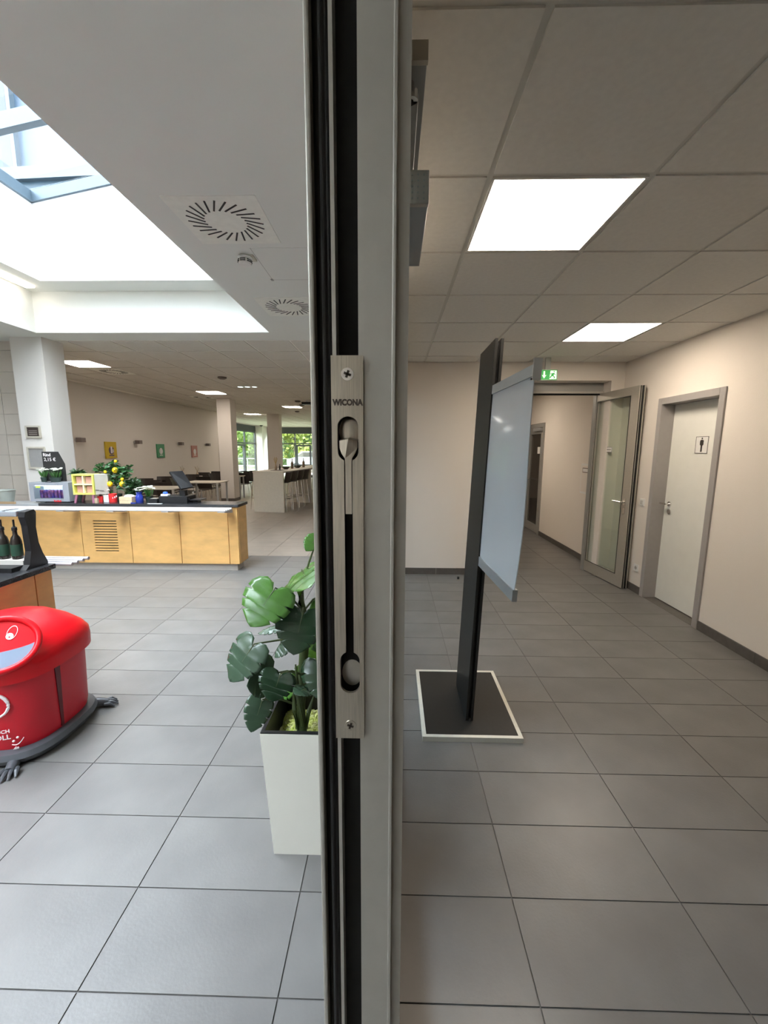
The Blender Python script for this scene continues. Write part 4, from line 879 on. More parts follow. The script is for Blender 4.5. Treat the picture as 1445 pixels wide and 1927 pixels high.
flowerpot('flower_pot', 'white snowdrop like flowers behind the red cups', 'flowers', cx(207, 5.52), 5.52, CZ, cup('red pot', (.5, .03, .03)), .035, .07, .11, .06, paleflower, 12)
# crate
cr = thing('wooden_crate', 'small pale wooden crate holding white napkins', 'crate', (-3.45, 5.36, CZ))
kx0, kx1, kz = at(225, 945, y=5.30).x, at(256, 945, y=5.38).x, at(240, 935, y=5.30).z
for (a, c, y0, y1) in ((kx0, kx1, 5.295, 5.303), (kx0, kx1, 5.44, 5.448), (kx0, kx0 + .008, 5.303, 5.44), (kx1 - .008, kx1, 5.303, 5.44)):
    h = (kz - CZ)
    for k in range(2): MB().box(a, c, y0, y1, CZ + k * h * .52, CZ + k * h * .52 + h * .48).build('slat', timber, cr)
MB().box(kx0 + .008, kx1 - .008, 5.303, 5.44, CZ, CZ + .006).build('bottom', timber, cr)
b = MB(); b.ball(((kx0 + kx1) / 2 + .01, 5.37, kz - .01), .07, (1.05, .8, .5), 14); nk = tag(b.build('napkins', whitep, smooth=True), 'heap of white napkins in the wooden crate', 'napkins')
MB().box(kx0 + .01, kx1 - .01, 5.31, 5.43, CZ + .008, kz - .03).build('napkin_stack', whitep, nk)
small('blue_packet', 'small dark blue packet in front of the crate', 'packet', 245, 255, 945.5, 950, 5.285, .008, bluep)
# vase, pink flowers, white flowers
v = thing('blue_vase', 'dark blue glass vase with a few white flowers right of the crate', 'vase', (cx(263), 5.40, CZ)); vx = cx(263, 5.40)
vz = at(263, 926, y=5.40).z - CZ
MB().lathe((vx, 5.40, CZ), [(.042, 0), (.046, .01), (.046, vz * .6), (.036, vz * .72), (.034, vz * .9), (.042, vz), (.038, vz), (.03, vz * .9)], 20).build('vase_body', bluep, v, smooth=True)
b = MB(); b2 = MB()
for k in range(7):
    a = 2 * pi * k / 7; c = Vector((vx + .05 * cos(a) * random.random(), 5.40 + .04 * sin(a), CZ + vz + random.uniform(.02, .06))); b2.cone((vx, 5.40, CZ + vz - .01), c, .002, n=5)
    for m_ in range(4): b.ball(c + Vector((cos(m_ * 1.6), sin(m_ * 1.6), 0)) * .01, .009, (1, 1, .6), 6)
b.build('flowers', paleflower, v); b2.build('stems', stemm, v)
flowerpot('flower_pot', 'pink flowers in a small pot behind the wooden crate', 'flowers', cx(254, 5.54), 5.54, CZ, potdark, .035, .09, .075, .05, cup('pink petals', (.80, .35, .42)), 6, fsize=.018)
flowerpot('flower_pot', 'large bunch of white flowers right of the blue vase', 'flowers', cx(281, 5.53), 5.53, CZ, potdark, .05, .07, .14, .08, paleflower, 22, fsize=.014)
# lemon tree
lt = thing('lemon_tree', 'little lemon tree with yellow fruit on the counter', 'plant', (cx(222, 5.56), 5.56, CZ)); lx = cx(222, 5.56); ly = 5.555
MB().lathe((lx, ly, CZ), [(.05, 0), (.065, .10), (.058, .10), (.055, .08)], 16).build('pot', potdark, lt, smooth=True)
tp = at(215, 866, y=ly); MB().tube([(lx, ly, CZ + .08), (lx + .01, ly, CZ + .2), (lx - .01, ly, CZ + .35), tp], [.008, .007, .005, .002], 8).build('trunk', stemm, lt)
b = MB(); bb = MB()
for (px0, py0, n_, sp) in ((190, 880, 26, .055), (201, 888, 22, .05), (213, 873, 12, .03), (232, 890, 40, .07), (212, 900, 26, .06), (226, 908, 30, .06), (240, 884, 16, .04), (219, 884, 20, .05), (183, 888, 6, .03)):
    c = at(px0, py0, y=ly + random.uniform(-.05, .03)); bb.cone((lx, ly, c.z - .06), c, .003, n=5)
    for k in range(int(n_ * 2.4)):
        a = random.uniform(0, 2 * pi); leafcard(b, c + Vector((random.uniform(-sp, sp), random.uniform(-sp, sp) * .7, random.uniform(-sp, sp))), (cos(a), sin(a), random.uniform(-.4, .9)), .066, .017, .15)
b.build('foliage', mat('citrus leaf', (.03, .12, .03), .4, noise=.4, nscale=40), lt); bb.build('branches', stemm, lt)
lem = mat('lemon skin', (.90, .60, .01), .4, noise=.08, nscale=30, bump=.1, bscale=200)
for k, (px0, py0, r) in enumerate(((216.5, 885, .036), (217.5, 868, .019), (198, 888, .019), (207, 911, .034), (230, 911, .036), (230, 902, .022))):
    b = MB().ball(at(px0, py0, y=ly - .07), r, (1, 1, 1.12), 14); b.build('lemon', lem, lt, smooth=True)
# POS
ps = thing('cash_register', 'black cash drawer with tilted touch screen on the counter', 'cash register', (-2.85, 5.45, CZ))
pz1 = at(320, 934, y=5.36).z; px0_, px1_ = at(299, 940, y=5.36).x, at(352, 940, y=5.36).x
MB().box(px0_, px1_, 5.36, 5.61, CZ, pz1, bev=.004).build('cash_drawer', black, ps)
MB().cone((px1_ + .0005, 5.42, (CZ + pz1) / 2), (px1_ + .004, 5.42, (CZ + pz1) / 2), .008).build('drawer_lock', chrome, ps)
sc = [at(318, 889, y=5.40), at(341, 888, y=5.40), at(362, 919, y=5.52), at(341, 924, y=5.40)]
sc = [at(318, 890, y=5.46), at(342, 888.5, y=5.60), at(362, 918, y=5.50), at(340, 922, y=5.38)]
nn = (sc[1] - sc[0]).cross(sc[3] - sc[0]).normalized()
b = MB(); b.loft([[q + nn * .0 for q in sc], [q - nn * .028 if nn.x < 0 else q + nn * .028 for q in sc]]); b.build('touch_screen', black, ps)
sgn_ = 1 if nn.y < 0 else -1
ins = [q.lerp(sum(sc, Vector()) / 4, .12) for q in sc]
b = MB(); b.loft([[q + nn * sgn_ * .001 for q in ins], [q + nn * sgn_ * .0025 for q in ins]]); b.build('screen_glass', mat('screen glass', (.05, .045, .05), .25, noise=.1), ps)
e = at(346, 930, y=5.48); MB().box(e.x - .05, e.x + .03, 5.46, 5.53, pz1, pz1 + .07).build('screen_foot', black, ps)
e = at(312, 929, y=5.42)
tb_ = thing('blue_white_box', 'small blue and white item on top of the cash drawer', 'box', (e.x, 5.42, pz1))
MB().box(e.x - .05, e.x + .045, 5.38, 5.45, pz1, pz1 + .025, bev=.003).build('lower_part', whitep, tb_); MB().ball((e.x, 5.41, pz1 + .04), .03, (1.1, .8, .6), 12).build('upper_part', cup('bright blue', (.03, .12, .65)), tb_, smooth=True)
rd = thing('card_reader', 'grey card reader between the white flowers and the cash drawer', 'card reader', (cx(287, 5.33), 5.33, CZ))
a, c = cx(281, 5.33), cx(296, 5.33); MB().box(a, c, 5.32, 5.42, CZ, CZ + .06, bev=.004).build('body', black, rd); MB().box(a + .01, c - .01, 5.345, 5.40, CZ + .0602, CZ + .064).build('screen', cup('grey screen', (.35, .32, .28)), rd)
tag(MB().box(cx(278, 5.29), cx(304, 5.29), 5.275, 5.31, CZ, CZ + .003).build('paper_sheet', whitep), 'white slip of paper at the front of the black worktop', 'paper')
pr_ = thing('receipt_shelf', 'dark flat keyboard tray right of the cash drawer', 'tray', (px1_ + .1, 5.5, CZ))
MB().box(px1_ + .01, px1_ + .15, 5.42, 5.60, CZ + .03, CZ + .045).build('tray_plate', black, pr_); MB().box(px1_ + .03, px1_ + .09, 5.46, 5.56, CZ, CZ + .03).build('tray_foot', black, pr_)
# frames on the column
for (f, lab, cm, nm) in (((46, 77, 801, 824), 'small dark picture in a pale frame, upper one on the column', cup('dark print', (.05, .035, .03)), 'picture_frame'), ((49, 88, 841, 882), 'plain grey notice in a pale frame, lower one on the column', cup('grey notice', (.30, .29, .28)), 'picture_frame')):
    a, c = at(f[0], f[2], y=5.71).x, at(f[1], f[3], y=5.71).x; e, g = at(60, f[3], y=5.71).z, at(60, f[2], y=5.71).z
    t = thing(nm, lab, 'picture', ((a + c) / 2, 5.71, e)); w = .022
    for q in ((a, c, e, e + w), (a, c, g - w, g), (a, a + w, e + w, g - w), (c - w, c, e + w, g - w)): MB().box(q[0], q[1], 5.708, 5.729, q[2], q[3]).build('frame', cup('champagne frame', (.50, .46, .38), .4), t)
    MB().box(a + w, c - w, 5.718, 5.729, e + w, g - w).build('picture', cm, t)
    if f[0] == 46:
        for k in range(3): MB().box(a + w + .02, c - w - .03, 5.7165, 5.7178, e + w + .02 + k * .025, e + w + .03 + k * .025).build('text_line', cup('text line', (.25, .22, .2)), t)
# bucket, box and side table on the left
bk = thing('metal_bucket', 'grey metal bucket at the left end of the counter below the tiled wall', 'bucket', (-5.1, 5.46, .89)); bkx = at(18, 940, y=5.55).x
MB().lathe((bkx, 5.445, .8905), [(.12, 0), (.15, .16), (.158, .163), (.15, .168), (.142, .16), (.12, .02)], 24).build('bucket_body', cup('zinc', (.33, .35, .31), .4), bk, smooth=True)
MB().tube([(bkx + .1 * cos(a), 5.288, .99 + .03 * sin(a)) for a in [pi * i / 8 for i in range(9)]], .003, 6).build('handle', silver, bk)
tag(MB().box(at(-20, 950, y=5.28).x, at(30, 950, y=5.28).x, 5.266, 5.284, .8905, at(10, 944, y=5.28).z).build('cardboard_box', cup('brown cardboard', (.36, .25, .14), .8)), 'low brown cardboard box in front of the metal bucket', 'box')

# ================================================================== CEILING FIXTURES
slotm = MB().box(-.0055, .0055, .125, .245, -.0015, .0012).build('slot', cup('black slot', (.012, .011, .012), .6)); slm = slotm.data; bpy.data.objects.remove(slotm)
def swirl(x, y, z, label, h=.285, ns=24):
    t = thing('swirl_diffuser', label, 'air vent', (x, y, z), 'swirl air vents'); MB().box(x - h, x + h, y - h, y + h, z - .004, z).build('plate', cup('diffuser white', (.86, .86, .79), .5), t)
    for k in range(ns):
        a = 2 * pi * k / ns; o = bpy.data.objects.new('slot', slm); C.objects.link(o); o.parent = t
        r0 = .185; o.location = (r0 * cos(a), r0 * sin(a), -.0045)
        o.rotation_euler = (0, 0, a - pi / 2 + R(24)); 
        o.location = Vector(o.location) - Matrix.Rotation(a - pi / 2 + R(24), 3, 'Z') @ Vector((0, .185, 0))
    return t
swirl(-1.11, 2.94, HH, 'large square swirl air vent above the planter, nearest fully visible'); swirl(-1.11, 4.59, HH, 'second swirl air vent cut off by the door edge'); swirl(-1.11, 1.27, HH, 'swirl air vent at the very top edge')
swirl(-5.47, 8.25, HH - .001, 'round slotted air vent beside the hall ceiling light'); swirl(-5.6, 12.3, HH - .001, 'far slotted air vent near the second column')
sm = thing('smoke_detector', 'white smoke detector with mounting box between the swirl vents', 'smoke detector', (-1.16, 3.42, HH)); 
MB().box(-1.19, -1.09, 3.40, 3.50, HH - .012, HH).build('mounting_box', cup('cream box', (.62, .60, .50)), sm)
MB().lathe((-1.16, 3.42, HH - .075), [(.02, 0), (.045, .006), (.05, .02), (.05, .045), (.055, .05), (.055, .06), (.04, .063)], 24).build('detector_body', white, sm, smooth=True)
for k in range(6):
    a = 2 * pi * k / 6
    for zz in (.022, .034): MB().box(-1.16 - .02, -1.16 + .02, 3.42 - .052, 3.42 - .046, HH - .075 + zz, HH - .075 + zz + .005, rot=Matrix.Rotation(a, 3, 'Z'), piv=Vector((-1.16, 3.42, HH - .03))).build('air_slot', dark, sm)
for k, (px_, py_, lab) in enumerate(((418, 712, 'small dark ceiling detector above the second column'), (560, 756, 'small dark ceiling sensor near the door edge, left one'), (568, 763, 'small dark ceiling sensor near the door edge, lower one'), (559, 775, 'small dark ceiling sensor far back beyond the bar'))):
    p = at(px_, py_, z=HH - .03); tag(MB().lathe((p.x, p.y, HH - .05), [(.05, 0), (.09, .02), (.09, .045), (.04, .05)], 14).build('ceiling_sensor', cup('brown grey plastic', (.12, .10, .09))), lab, 'sensor', 'ceiling sensors')
p = at(577, 757, z=HH - .05); pj = thing('spot_projector', 'dark ceiling projector near the door edge', 'projector', (p.x, p.y, HH)); MB().box(p.x - .14, p.x + .14, p.y - .1, p.y + .1, HH - .12, HH - .05).build('body', black, pj); MB().cone((p.x, p.y, HH - .05), (p.x, p.y, HH), .02).build('mount', silver, pj)
p = at(492, 800, y=27.0); cmx = thing('security_camera', 'small dome camera on the white corner column', 'camera', (p.x, 27.0, p.z)); MB().ball((p.x, 26.95, p.z), .11, (1, 1, .8), 12).build('dome', black, cmx, smooth=True); MB().box(p.x - .1, p.x + .1, 26.95, 27.1, p.z + .06, p.z + .13).build('mount', white, cmx)
# three-part round spot light
for k, (a, c) in enumerate(((447.5, 457), (461, 470), (474.5, 483))):
    p0_, p1_ = at(a, 728, z=HH - .004), at(c, 728, z=HH - .004); x, yy, r = (p0_.x + p1_.x) / 2, p0_.y, (p1_.x - p0_.x) / 2
    L = thing('downlight', ['left', 'middle', 'right'][k] + ' one of three small round ceiling spots above the bar', 'light', (x, yy, HH), 'round ceiling spots')
    MB().lathe((x, yy, HH - .008), [(r * 1.3, 0), (r * 1.3, .008)], 18).build('ring', silver, L); MB().lathe((x, yy, HH - .010), [(r, 0), (r, .0015)], 18).build('lens', mat('spot lens', (1, 1, 1), .5, emit=3, ecol=(.85, 1, .95)), L)

# ================================================================== DINING AREA
# wall lamps and posters
for k, (px_, py_) in enumerate(((151, 828), (260, 832), (340, 835), (391, 837))):
    p = at(px_, py_, x=-7.2); t = thing('wall_lamp', ['nearest', 'second', 'third', 'farthest'][k] + ' small grey cube lamp on the long left wall', 'lamp', (-7.3, p.y, p.z), 'cube wall lamps')
    MB().box(-7.25, -7.12, p.y - .07, p.y + .07, p.z - .05, p.z + .05, bev=.004).build('lamp_body', cup('taupe metal', (.17, .14, .13), .5), t); MB().box(-7.30, -7.25, p.y - .03, p.y + .03, p.z - .03, p.z + .03).build('lamp_arm', silver, t)
for k, (px_, py_, col, c2, lab) in enumerate(((209.5, 847, (.60, .42, .02), (.12, .08, .14), 'yellow poster with a dark round print on the long left wall'), (303, 848.5, (.05, .26, .12), (.55, .6, .55), 'green poster with a pale print on the long left wall'), (366.5, 849.5, (.46, .20, .18), (.8, .75, .75), 'dusty red poster with a white print on the long left wall'))):
    p = at(px_, py_, x=-7.27); t = thing('poster', lab, 'poster', (-7.29, p.y, p.z)); hw, hh = .21, .21
    MB().box(-7.298, -7.27, p.y - hw, p.y + hw, p.z - hh, p.z + hh).build('canvas', cup('poster colour %d' % k, col), t)
    b = MB(); b.cone((-7.27, p.y, p.z - .01), (-7.266, p.y, p.z - .01), .10, n=18); b.box(-7.27, -7.265, p.y - .09, p.y + .09, p.z - .15, p.z - .12); b.build('print', cup('poster print %d' % k, c2), t)
    b = MB(); b.box(-7.266, -7.262, p.y - .03, p.y + .03, p.z - .08, p.z + .09); b.box(-7.266, -7.262, p.y + .05, p.y + .08, p.z - .06, p.z + .02); b.build('print', cup('poster pale %d' % k, (.75, .72, .74)), t)
# end of the left wall: brown post
slab('trim_6', cup('brown wall end trim', (.30, .22, .16)), (-7.30, -7.22, 17.3, 17.6, 0, 2.05), label='narrow brown upright at the end of the long wall')
def make_chair():
    t = thing('dining_chair', 'dark brown shell chair with steel legs', 'chair', (0, 0, 0), 'chairs of the dining area')
    ring = []
    b = MB(); prof = []
    b.loft([[(x, -.20 + .0, .44 + .02 * (x / .2) ** 2) for x in (-.2, -.1, 0, .1, .2)], [(x, .20, .435 + .02 * (x / .2) ** 2) for x in (-.2, -.1, 0, .1, .2)]], False, False, closed=False)
    o = b.build('seat', fabric_dark, t); o.modifiers.new('t', 'SOLIDIFY').thickness = .014
    b = MB(); b.loft([[(x, .20 + zz * .28 + .02 - .03 * (x / .2) ** 2, .46 + zz) for x in (-.21, -.12, 0, .12, .21)] for zz in (0.0, .12, .25, .36)], False, False, closed=False)
    o = b.build('backrest', fabric_dark, t); o.modifiers.new('t', 'SOLIDIFY').thickness = .014
    for sx_ in (-1, 1):
        for sy_ in (-1, 1): MB().cone((sx_ * .15, sy_ * .14, .435), (sx_ * .21, sy_ * .22, 0), .010, n=8).build('leg', chrome, t)
    return t
ch0 = make_chair(); spots = [(265, 902, 12, 0), (276, 906, -8, 3), (302, 898, 8, 0), (310, 901.8, 175, 1), (319, 905.5, 180, 2), (355, 893.8, 5, 0), (376, 890, 0, 0), (391, 895.5, 178, 1), (400, 888, -6, 0), (413, 891, 70, 0), (465, 887.5, 4, 0), (459, 889, 185, 0), (345, 899, 95, 0)]
words = ['leftmost dark chair, just right of the lemon tree', 'second dark chair from the left, low behind the flowers', 'dark chair with raised back left of the touch screen', 'dark chair in front of the one left of the touch screen', 'dark chair half behind the touch screen', 'dark chair just right of the touch screen top', 'dark chair behind the white table, back raised', 'dark chair at the near side of the white table', 'farthest dark chair near the second column', 'dark chair seen from its side against the second column', 'dark chair right of the second column', 'dark chair hidden partly by the second column, right side', 'dark chair behind the screen foot']
for k, (px_, py_, rz, _) in enumerate(spots):
    p = at(px_, py_, z=.82)
    if k == 0: ch0.location = (p.x, p.y, 0); ch0.rotation_euler = (0, 0, R(rz)); ch0['label'] = words[0]
    else: dup(ch0, (p.x, p.y, 0), R(rz), words[k])
def table(x, y, w, d, label, rz=0):
    t = thing('dining_table', label, 'table', (x, y, 0), 'tables of the dining area'); MB().box(x - w / 2, x + w / 2, y - d / 2, y + d / 2, .72, .745, bev=.004).build('tabletop', cup('pale tabletop', (.62, .58, .50), .4), t)
    for sx_ in (-1, 1):
        for sy_ in (-1, 1): MB().box(x + sx_ * (w / 2 - .05) - .02, x + sx_ * (w / 2 - .05) + .02, y + sy_ * (d / 2 - .05) - .02, y + sy_ * (d / 2 - .05) + .02, 0, .72).build('leg', silver, t)
p = at(378, 907, z=.745); table(p.x + .05, p.y + .2, .95, .7, 'pale table right of the touch screen'); p = at(305, 918, z=.745); table(p.x - .1, p.y + .15, .95, .7, 'pale table left of the touch screen')
table(-5.13, 13.38, .44, .44, 'pale table whose edge shows right of the second column'); table(-6.5, 13.02, .7, .34, 'pale table farther back by the left wall')
for k, (px_, py_) in enumerate(((401, 884), (322, 888))):
    p = (Vector((-5.2, 11.1, 0)), Vector((-5.4, 9.3, 0)))[k] if False else (Vector((-6.25, 13.05, 0)), Vector((-6.72, 13.03, 0)))[k]; zt = .746
    t = thing('table_vase', ['slim vase with dry twigs on the far table near the second column', 'tiny vase with twigs behind the touch screen'][k], 'vase', (p.x, p.y, zt)); MB().lathe((p.x, p.y, zt), [(.03, 0), (.035, .08), (.015, .12), (.018, .14)], 12).build('vase_body', tan, t)
    b = MB()
    for a in range(5): b.cone((p.x, p.y, zt + .13), (p.x + .07 * cos(a * 1.3), p.y + .05 * sin(a * 1.3), zt + .25 + .02 * a), .004, n=5)
    b.build('twigs', cup('dry twig', (.35, .26, .13)), t)
# ---- bar
bar_rot = R(-9)
P0 = at(479, 963, z=0); P1 = at(537, 964, z=0); BW = .82; BL = 6.2
br = thing('bar_table', 'long white high bar table with closed end panel', 'bar table', (P0.x, P0.y, 0))
def bl(nm, m, u0, u1, v0, v1, z0, z1, parent, bev=0): o = MB().box(u0, u1, v0, v1, z0, z1, bev=bev).build(nm, m); o.parent = parent; return o
barm = cup('white bar laminate', (.70, .67, .58), .4)
bl('bar_top', barm, -.01, BW + .01, -.01, BL, 1.01, 1.052, br); bl('end_panel', barm, 0, BW, 0, .05, 0, 1.009, br); bl('divider_panel', barm, .05, BW - .03, 2.05, 2.10, 0, 1.009, br); bl('end_panel', barm, 0, BW, BL - .06, BL - .01, 0, 1.009, br)
bl('footrest', chrome, .14, .17, .06, 2.04, .26, .29, br)
br.rotation_euler = (0, 0, bar_rot)
def make_stool():
    t = thing('bar_stool', 'dark bar stool', 'stool', (0, 0, 0), 'bar stools along the right side of the bar')
    b = MB(); b.loft([[(x, y_, .76 + .015 * (y_ / .2) ** 2) for y_ in (-.19, -.1, 0, .1, .19)] for x in (-.2, .0, .18)], False, False, closed=False); o = b.build('seat', fabric_dark, t); o.modifiers.new('t', 'SOLIDIFY').thickness = .016
    b = MB(); b.loft([[(.19 + zz * .22 - .03 * (y_ / .2) ** 2, y_, .77 + zz) for y_ in (-.19, -.1, 0, .1, .19)] for zz in (0, .08, .17, .26)], False, False, closed=False); o = b.build('backrest', fabric_dark, t); o.modifiers.new('t', 'SOLIDIFY').thickness = .016
    for a, c in ((-1, -1), (-1, 1), (1, -1), (1, 1)): MB().cone((a * .14, c * .13, .755), (a * .20, c * .175, 0), .010, n=8).build('leg', chrome, t)
    for q in (((-.175, -.155, .3), (-.175, .155, .3)), ((-.175, .155, .3), (.175, .155, .3)), ((.175, .155, .3), (.175, -.155, .3)), ((.175, -.155, .3), (-.175, -.155, .3))): MB().cone(*q, .008, n=6).build('footrest', chrome, t)
    return t
st0 = make_stool(); ordn = ['nearest', 'second', 'third', 'fourth', 'fifth', 'sixth', 'seventh', 'eighth', 'ninth']
c_, s_ = cos(bar_rot), sin(bar_rot)
for k, v in enumerate((.30, .73, 1.16, 1.60, 2.42, 2.86, 3.30, 3.74, 4.18)):
    u = .64; x, yy = P0.x + u * c_ - v * s_, P0.y + u * s_ + v * c_; lab = ordn[k] + ' dark stool along the right side of the bar'
    if k == 0: st0.location = (x, yy, 0); st0.rotation_euler = (0, 0, bar_rot); st0['label'] = lab
    else: dup(st0, (x, yy, 0), bar_rot, lab)
x, yy = P0.x - .10 * c_ + .55 * -s_, P0.y - .10 * s_ + .55 * c_; dup(st0, (x, yy, 0), bar_rot + pi, 'dark stool on the left side of the bar, one leg showing')
def on_bar(px_, v):   # bar-top point below pixel column at run v
    p = at(px_, 883, z=1.052); return p
def bitem(px_, py_):
    v = {520: .5, 524.5: .66, 537.5: 1.15, 559: 2.0, 549.5: 1.6, 570: 2.5}[px_]; return Vector((P0.x + .4 * c_ + v * -s_, P0.y + .4 * s_ + v * c_, 1.052))
p = bitem(520, 886.5); t = thing('bar_vase', 'small vase with tall dry flowers at the near end of the bar', 'vase', (p.x, p.y, 1.052)); MB().lathe((p.x, p.y, 1.052), [(.03, 0), (.035, .1), (.02, .14), (.022, .16)], 12).build('vase_body', tan, t)
b = MB()
for a in range(6): b.cone((p.x, p.y, 1.207), (p.x + .05 * cos(a * 1.1), p.y + .04 * sin(a * 1.1), 1.367 + .02 * (a % 3)), .006, n=5)
b.build('dried_flowers', cup('dry straw', (.50, .36, .16)), t)
tag(MB().box(p.x - .12, p.x + .16, p.y - .1, p.y + .26, 1.0525, 1.061).build('serving_tray', black), 'flat dark tray beside the vase on the bar', 'tray')
q = bitem(524.5, 885.5); tag(MB().lathe((q.x + .03, q.y + .03, 1.0615), [(.022, 0), (.022, .09), (.01, .11), (.012, .15)], 12).build('pepper_mill', black), 'small dark shaker on the bar tray', 'shaker')
for k, (a, d_) in enumerate(((537.5, 880.5), (559, 878.5))):
    q = bitem(a, d_ + 1); tag(MB().lathe((q.x, q.y, 1.0525), [(.05, 0), (.1, .04), (.105, .075), (.095, .075), (.05, .02)], 16).build('bowl', cup('dark bowl', (.05, .05, .03))), ['dark bowl on the bar, left of the tall bottle', 'dark bowl on the bar, right of the tall bottle'][k], 'bowl', 'bowls on the bar')
for k, (a, d_) in enumerate(((549.5, 879.5), (570, 877.5))):
    q = bitem(a, d_ + 1); tag(MB().lathe((q.x, q.y, 1.0525), [(.04, 0), (.04, .16), (.015, .21), (.015, .29)], 12).build('bottle', cup('brown glass', (.20, .14, .09), .2)), ['brown bottle between the two dark bowls on the bar', 'brown bottle at the far right of the bar'][k], 'bottle', 'bottles on the bar')

# ================================================================== OUTSIDE
tag(MB().box(-60, -9.25, -30, 90, -.3, -.15).box(-9.25, 20, 28.7, 90, -.3, -.15).build('lawn', mat('grass and paving', (.10, .12, .06), .9, noise=.3, nscale=2)), 'sunlit ground outside the windows', 'ground')
foli = [mat('bright foliage %d' % k, c, .6, noise=.4, nscale=1.5) for k, c in enumerate(((.10, .17, .02), (.065, .13, .02), (.15, .18, .025)))]
def tree(x, y, h, r, mi, label):
    t = thing('tree', label, 'tree', (x, y, -.15), 'trees outside the windows'); MB().cone((x, y, -.15), (x, y, h * .6), .12, .06, n=8).build('trunk', cup('bark', (.10, .08, .05)), t); b = MB(); rng = random.Random(int(x * 31 + y))
    lumps = [(Vector((x + rng.uniform(-1, 1) * r * .6, y + rng.uniform(-1, 1) * r * .5, h * rng.uniform(.08, .95))), r * rng.uniform(.35, .6)) for _ in range(14)]
    for c, q in lumps:
        c.z = max(c.z, q * 1.1 + .05)
        for _ in range(170):
            d = Vector((rng.gauss(0, 1), rng.gauss(0, 1), rng.gauss(0, 1))).normalized(); p = c + d * q * rng.uniform(.75, 1.05); a = d.orthogonal().normalized() * .13; e = d.cross(a).normalized() * .13
            k = rng.uniform(-.6, .6); a2 = a + d * k * .1; b.quad(p + a2, p + e, p - a2, p - e)
    b.build('foliage', foli[mi], t)
lab = ['tall leafy tree seen through the side window', 'round bush behind the left part of the far window', 'yellow green tree behind the far window centre', 'tree behind the white car', 'tree at the right of the far window', 'broad hedge tree farther left outside', 'tree behind the bar seen through the window', 'tree outside on the left beyond the side windows', 'dense tree at the far right outside']
for k, (x, y, h, r, mi) in enumerate(((-15.5, 34.5, 6, 1.9, 1), (-12.6, 38, 6.5, 1.9, 0), (-9.2, 38.6, 7, 1.9, 2), (-5.7, 38.8, 7, 1.9, 0), (-2.2, 38.5, 7, 1.9, 1), (-19.5, 36, 6.5, 2, 0), (1.4, 40, 7, 1.9, 0), (-17, 29.5, 6, 1.9, 1), (5, 40, 7, 1.9, 2))): tree(x, y, h, r, mi, lab[k])
hg = thing('hedge', 'tall dense hedge closing the view behind the trees outside', 'hedge', (-9, 45, -.15)); b = MB(); rng = random.Random(5)
for _ in range(9000):
    p = Vector((rng.uniform(-34, 14), 45 + rng.uniform(-1, 1), rng.uniform(.1, 7.5))); a = Vector((rng.gauss(0, 1), rng.gauss(0, 1), rng.gauss(0, 1))).normalized() * .22; e = a.orthogonal().normalized() * .2; b.quad(p + a, p + e, p - a, p - e)
b.build('foliage', foli[2], hg)
MB().box(-34, 14, 45.2, 45.8, -.15, 7).build('hedge_core', foli[1], hg)
cr_ = thing('parked_car', 'white car parked outside beyond the far window', 'car', (-6.4, 34.5, -.15)); ccx = at(590, 872, y=34.5).x
prof = [(-2.1, .25), (-2.1, .75), (-1.5, .9), (-.9, 1.4), (.9, 1.4), (1.6, .95), (2.1, .85), (2.15, .3)]
MB().prism(prof, lambda u, v, w: (ccx + u, 34 + w, v), 1.7).build('car_body', cup('white car paint', (.3, .31, .33), .2), cr_); MB().prism([(-1.35, .95), (-.8, 1.33), (.8, 1.33), (1.35, .97)], lambda u, v, w: (ccx + u, 33.99 + w, v), .02).build('side_window', darkpane, cr_)
for u in (-1.3, 1.35): MB().cone((ccx + u, 33.95, .17), (ccx + u, 34.2, .17), .32, n=20).build('wheel', black, cr_)
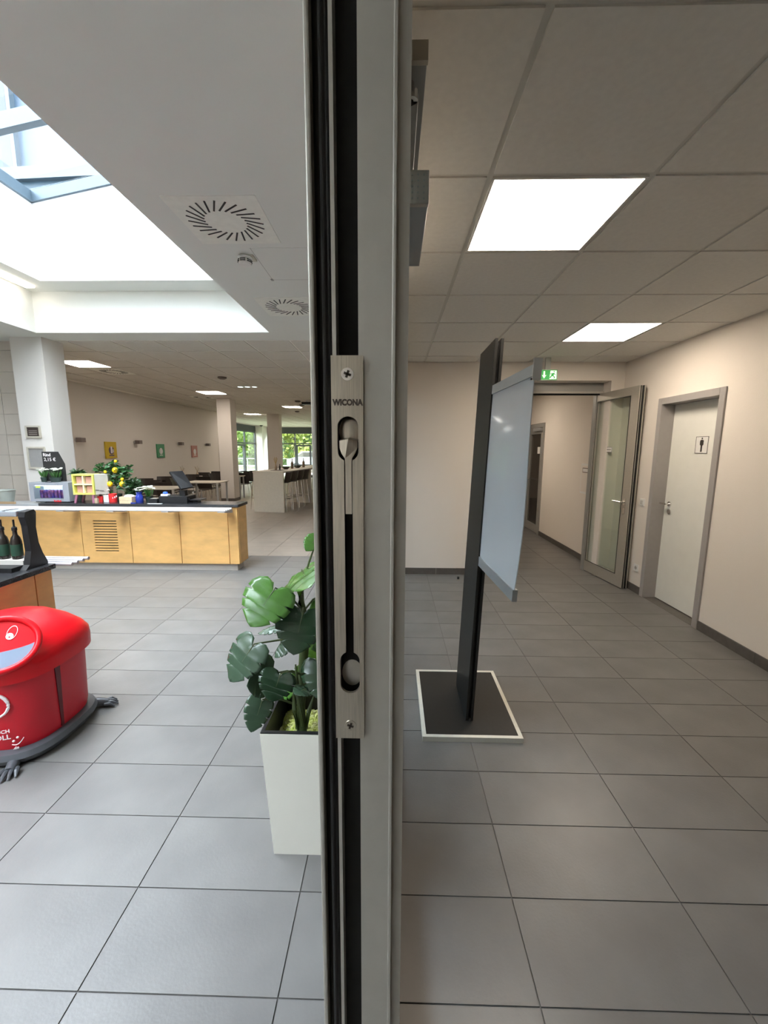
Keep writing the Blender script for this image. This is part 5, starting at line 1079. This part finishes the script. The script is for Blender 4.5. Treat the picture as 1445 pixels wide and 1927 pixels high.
rl = thing('terrace_railing', 'thin metal railing outside the windows', 'railing', (-9, 31, -.15))
for z in (.35, .85): MB().box(-12, -2, 31, 31.03, z, z + .03).build('rail', silver, rl)
for k in range(11): MB().box(-12 + k, -11.97 + k, 31, 31.03, -.15, .85).build('post', silver, rl)
# building above the skylight
nb = thing('upper_storey', 'pale facade with window frames seen through the skylight', 'building', (-8, 9, 3.4)); fac = cup('pale blue facade', (.022, .042, .065)); ffr = cup('facade frame', (.010, .017, .03))
MB().box(-16, 2, 9.3, 9.5, 7.0, 16).build('facade', fac, nb)
for k in range(9): MB().box(-15 + k * 1.75, -14.8 + k * 1.75, 9.2, 9.3, 7.2, 16).build('window_frame', ffr, nb); MB().box(-14.78 + k * 1.75, -14.7 + k * 1.75, 9.18, 9.3, 7.2, 16).build('window_frame', cup('pale window bead', (.045, .062, .075)), nb)
MB().box(-16, 2, 8.9, 9.5, 6.9, 7.12, rot=Matrix.Rotation(R(-2), 3, 'Y')).build('ledge', cup('pale ledge', (.045, .062, .075)), nb); MB().box(-16, 2, 9.0, 9.2, 3.6, 6.9).build('lower_facade', cup('blue lower facade', (.014, .038, .055)), nb)
hr = thing('roof_handrail', 'metal handrail on the roof outside the skylight', 'railing', (-7, 7.4, 3.45))
for z in (5.45, 5.7): MB().box(-12, 0, 7.4, 7.45, z, z + .07, rot=Matrix.Rotation(R(-4), 3, 'Y')).build('rail', ffr, hr)
for k in range(6): MB().box(-11 + k * 2, -10.95 + k * 2, 7.4, 7.45, 3.45, 5.4).build('post', ffr, hr)
sl = MB().box(-16, 6, 5.75, 9.0, 3.42, 3.45).box(-16, OX0 - .12, -6, 5.75, 3.42, 3.45).box(OX1 + .12, 6, -6, 5.75, 3.42, 3.45).box(-9.6, .0, 9, 28.7, 3.42, 3.5).box(OX0 - .12, OX1 + .12, -6, OY0 - .12, 3.42, 3.45).build('roof', cup('grey roof membrane', (.12, .125, .13), .9)); struct(sl, 'flat grey roof around the skylight'); sl.name = 'ceiling_roof'
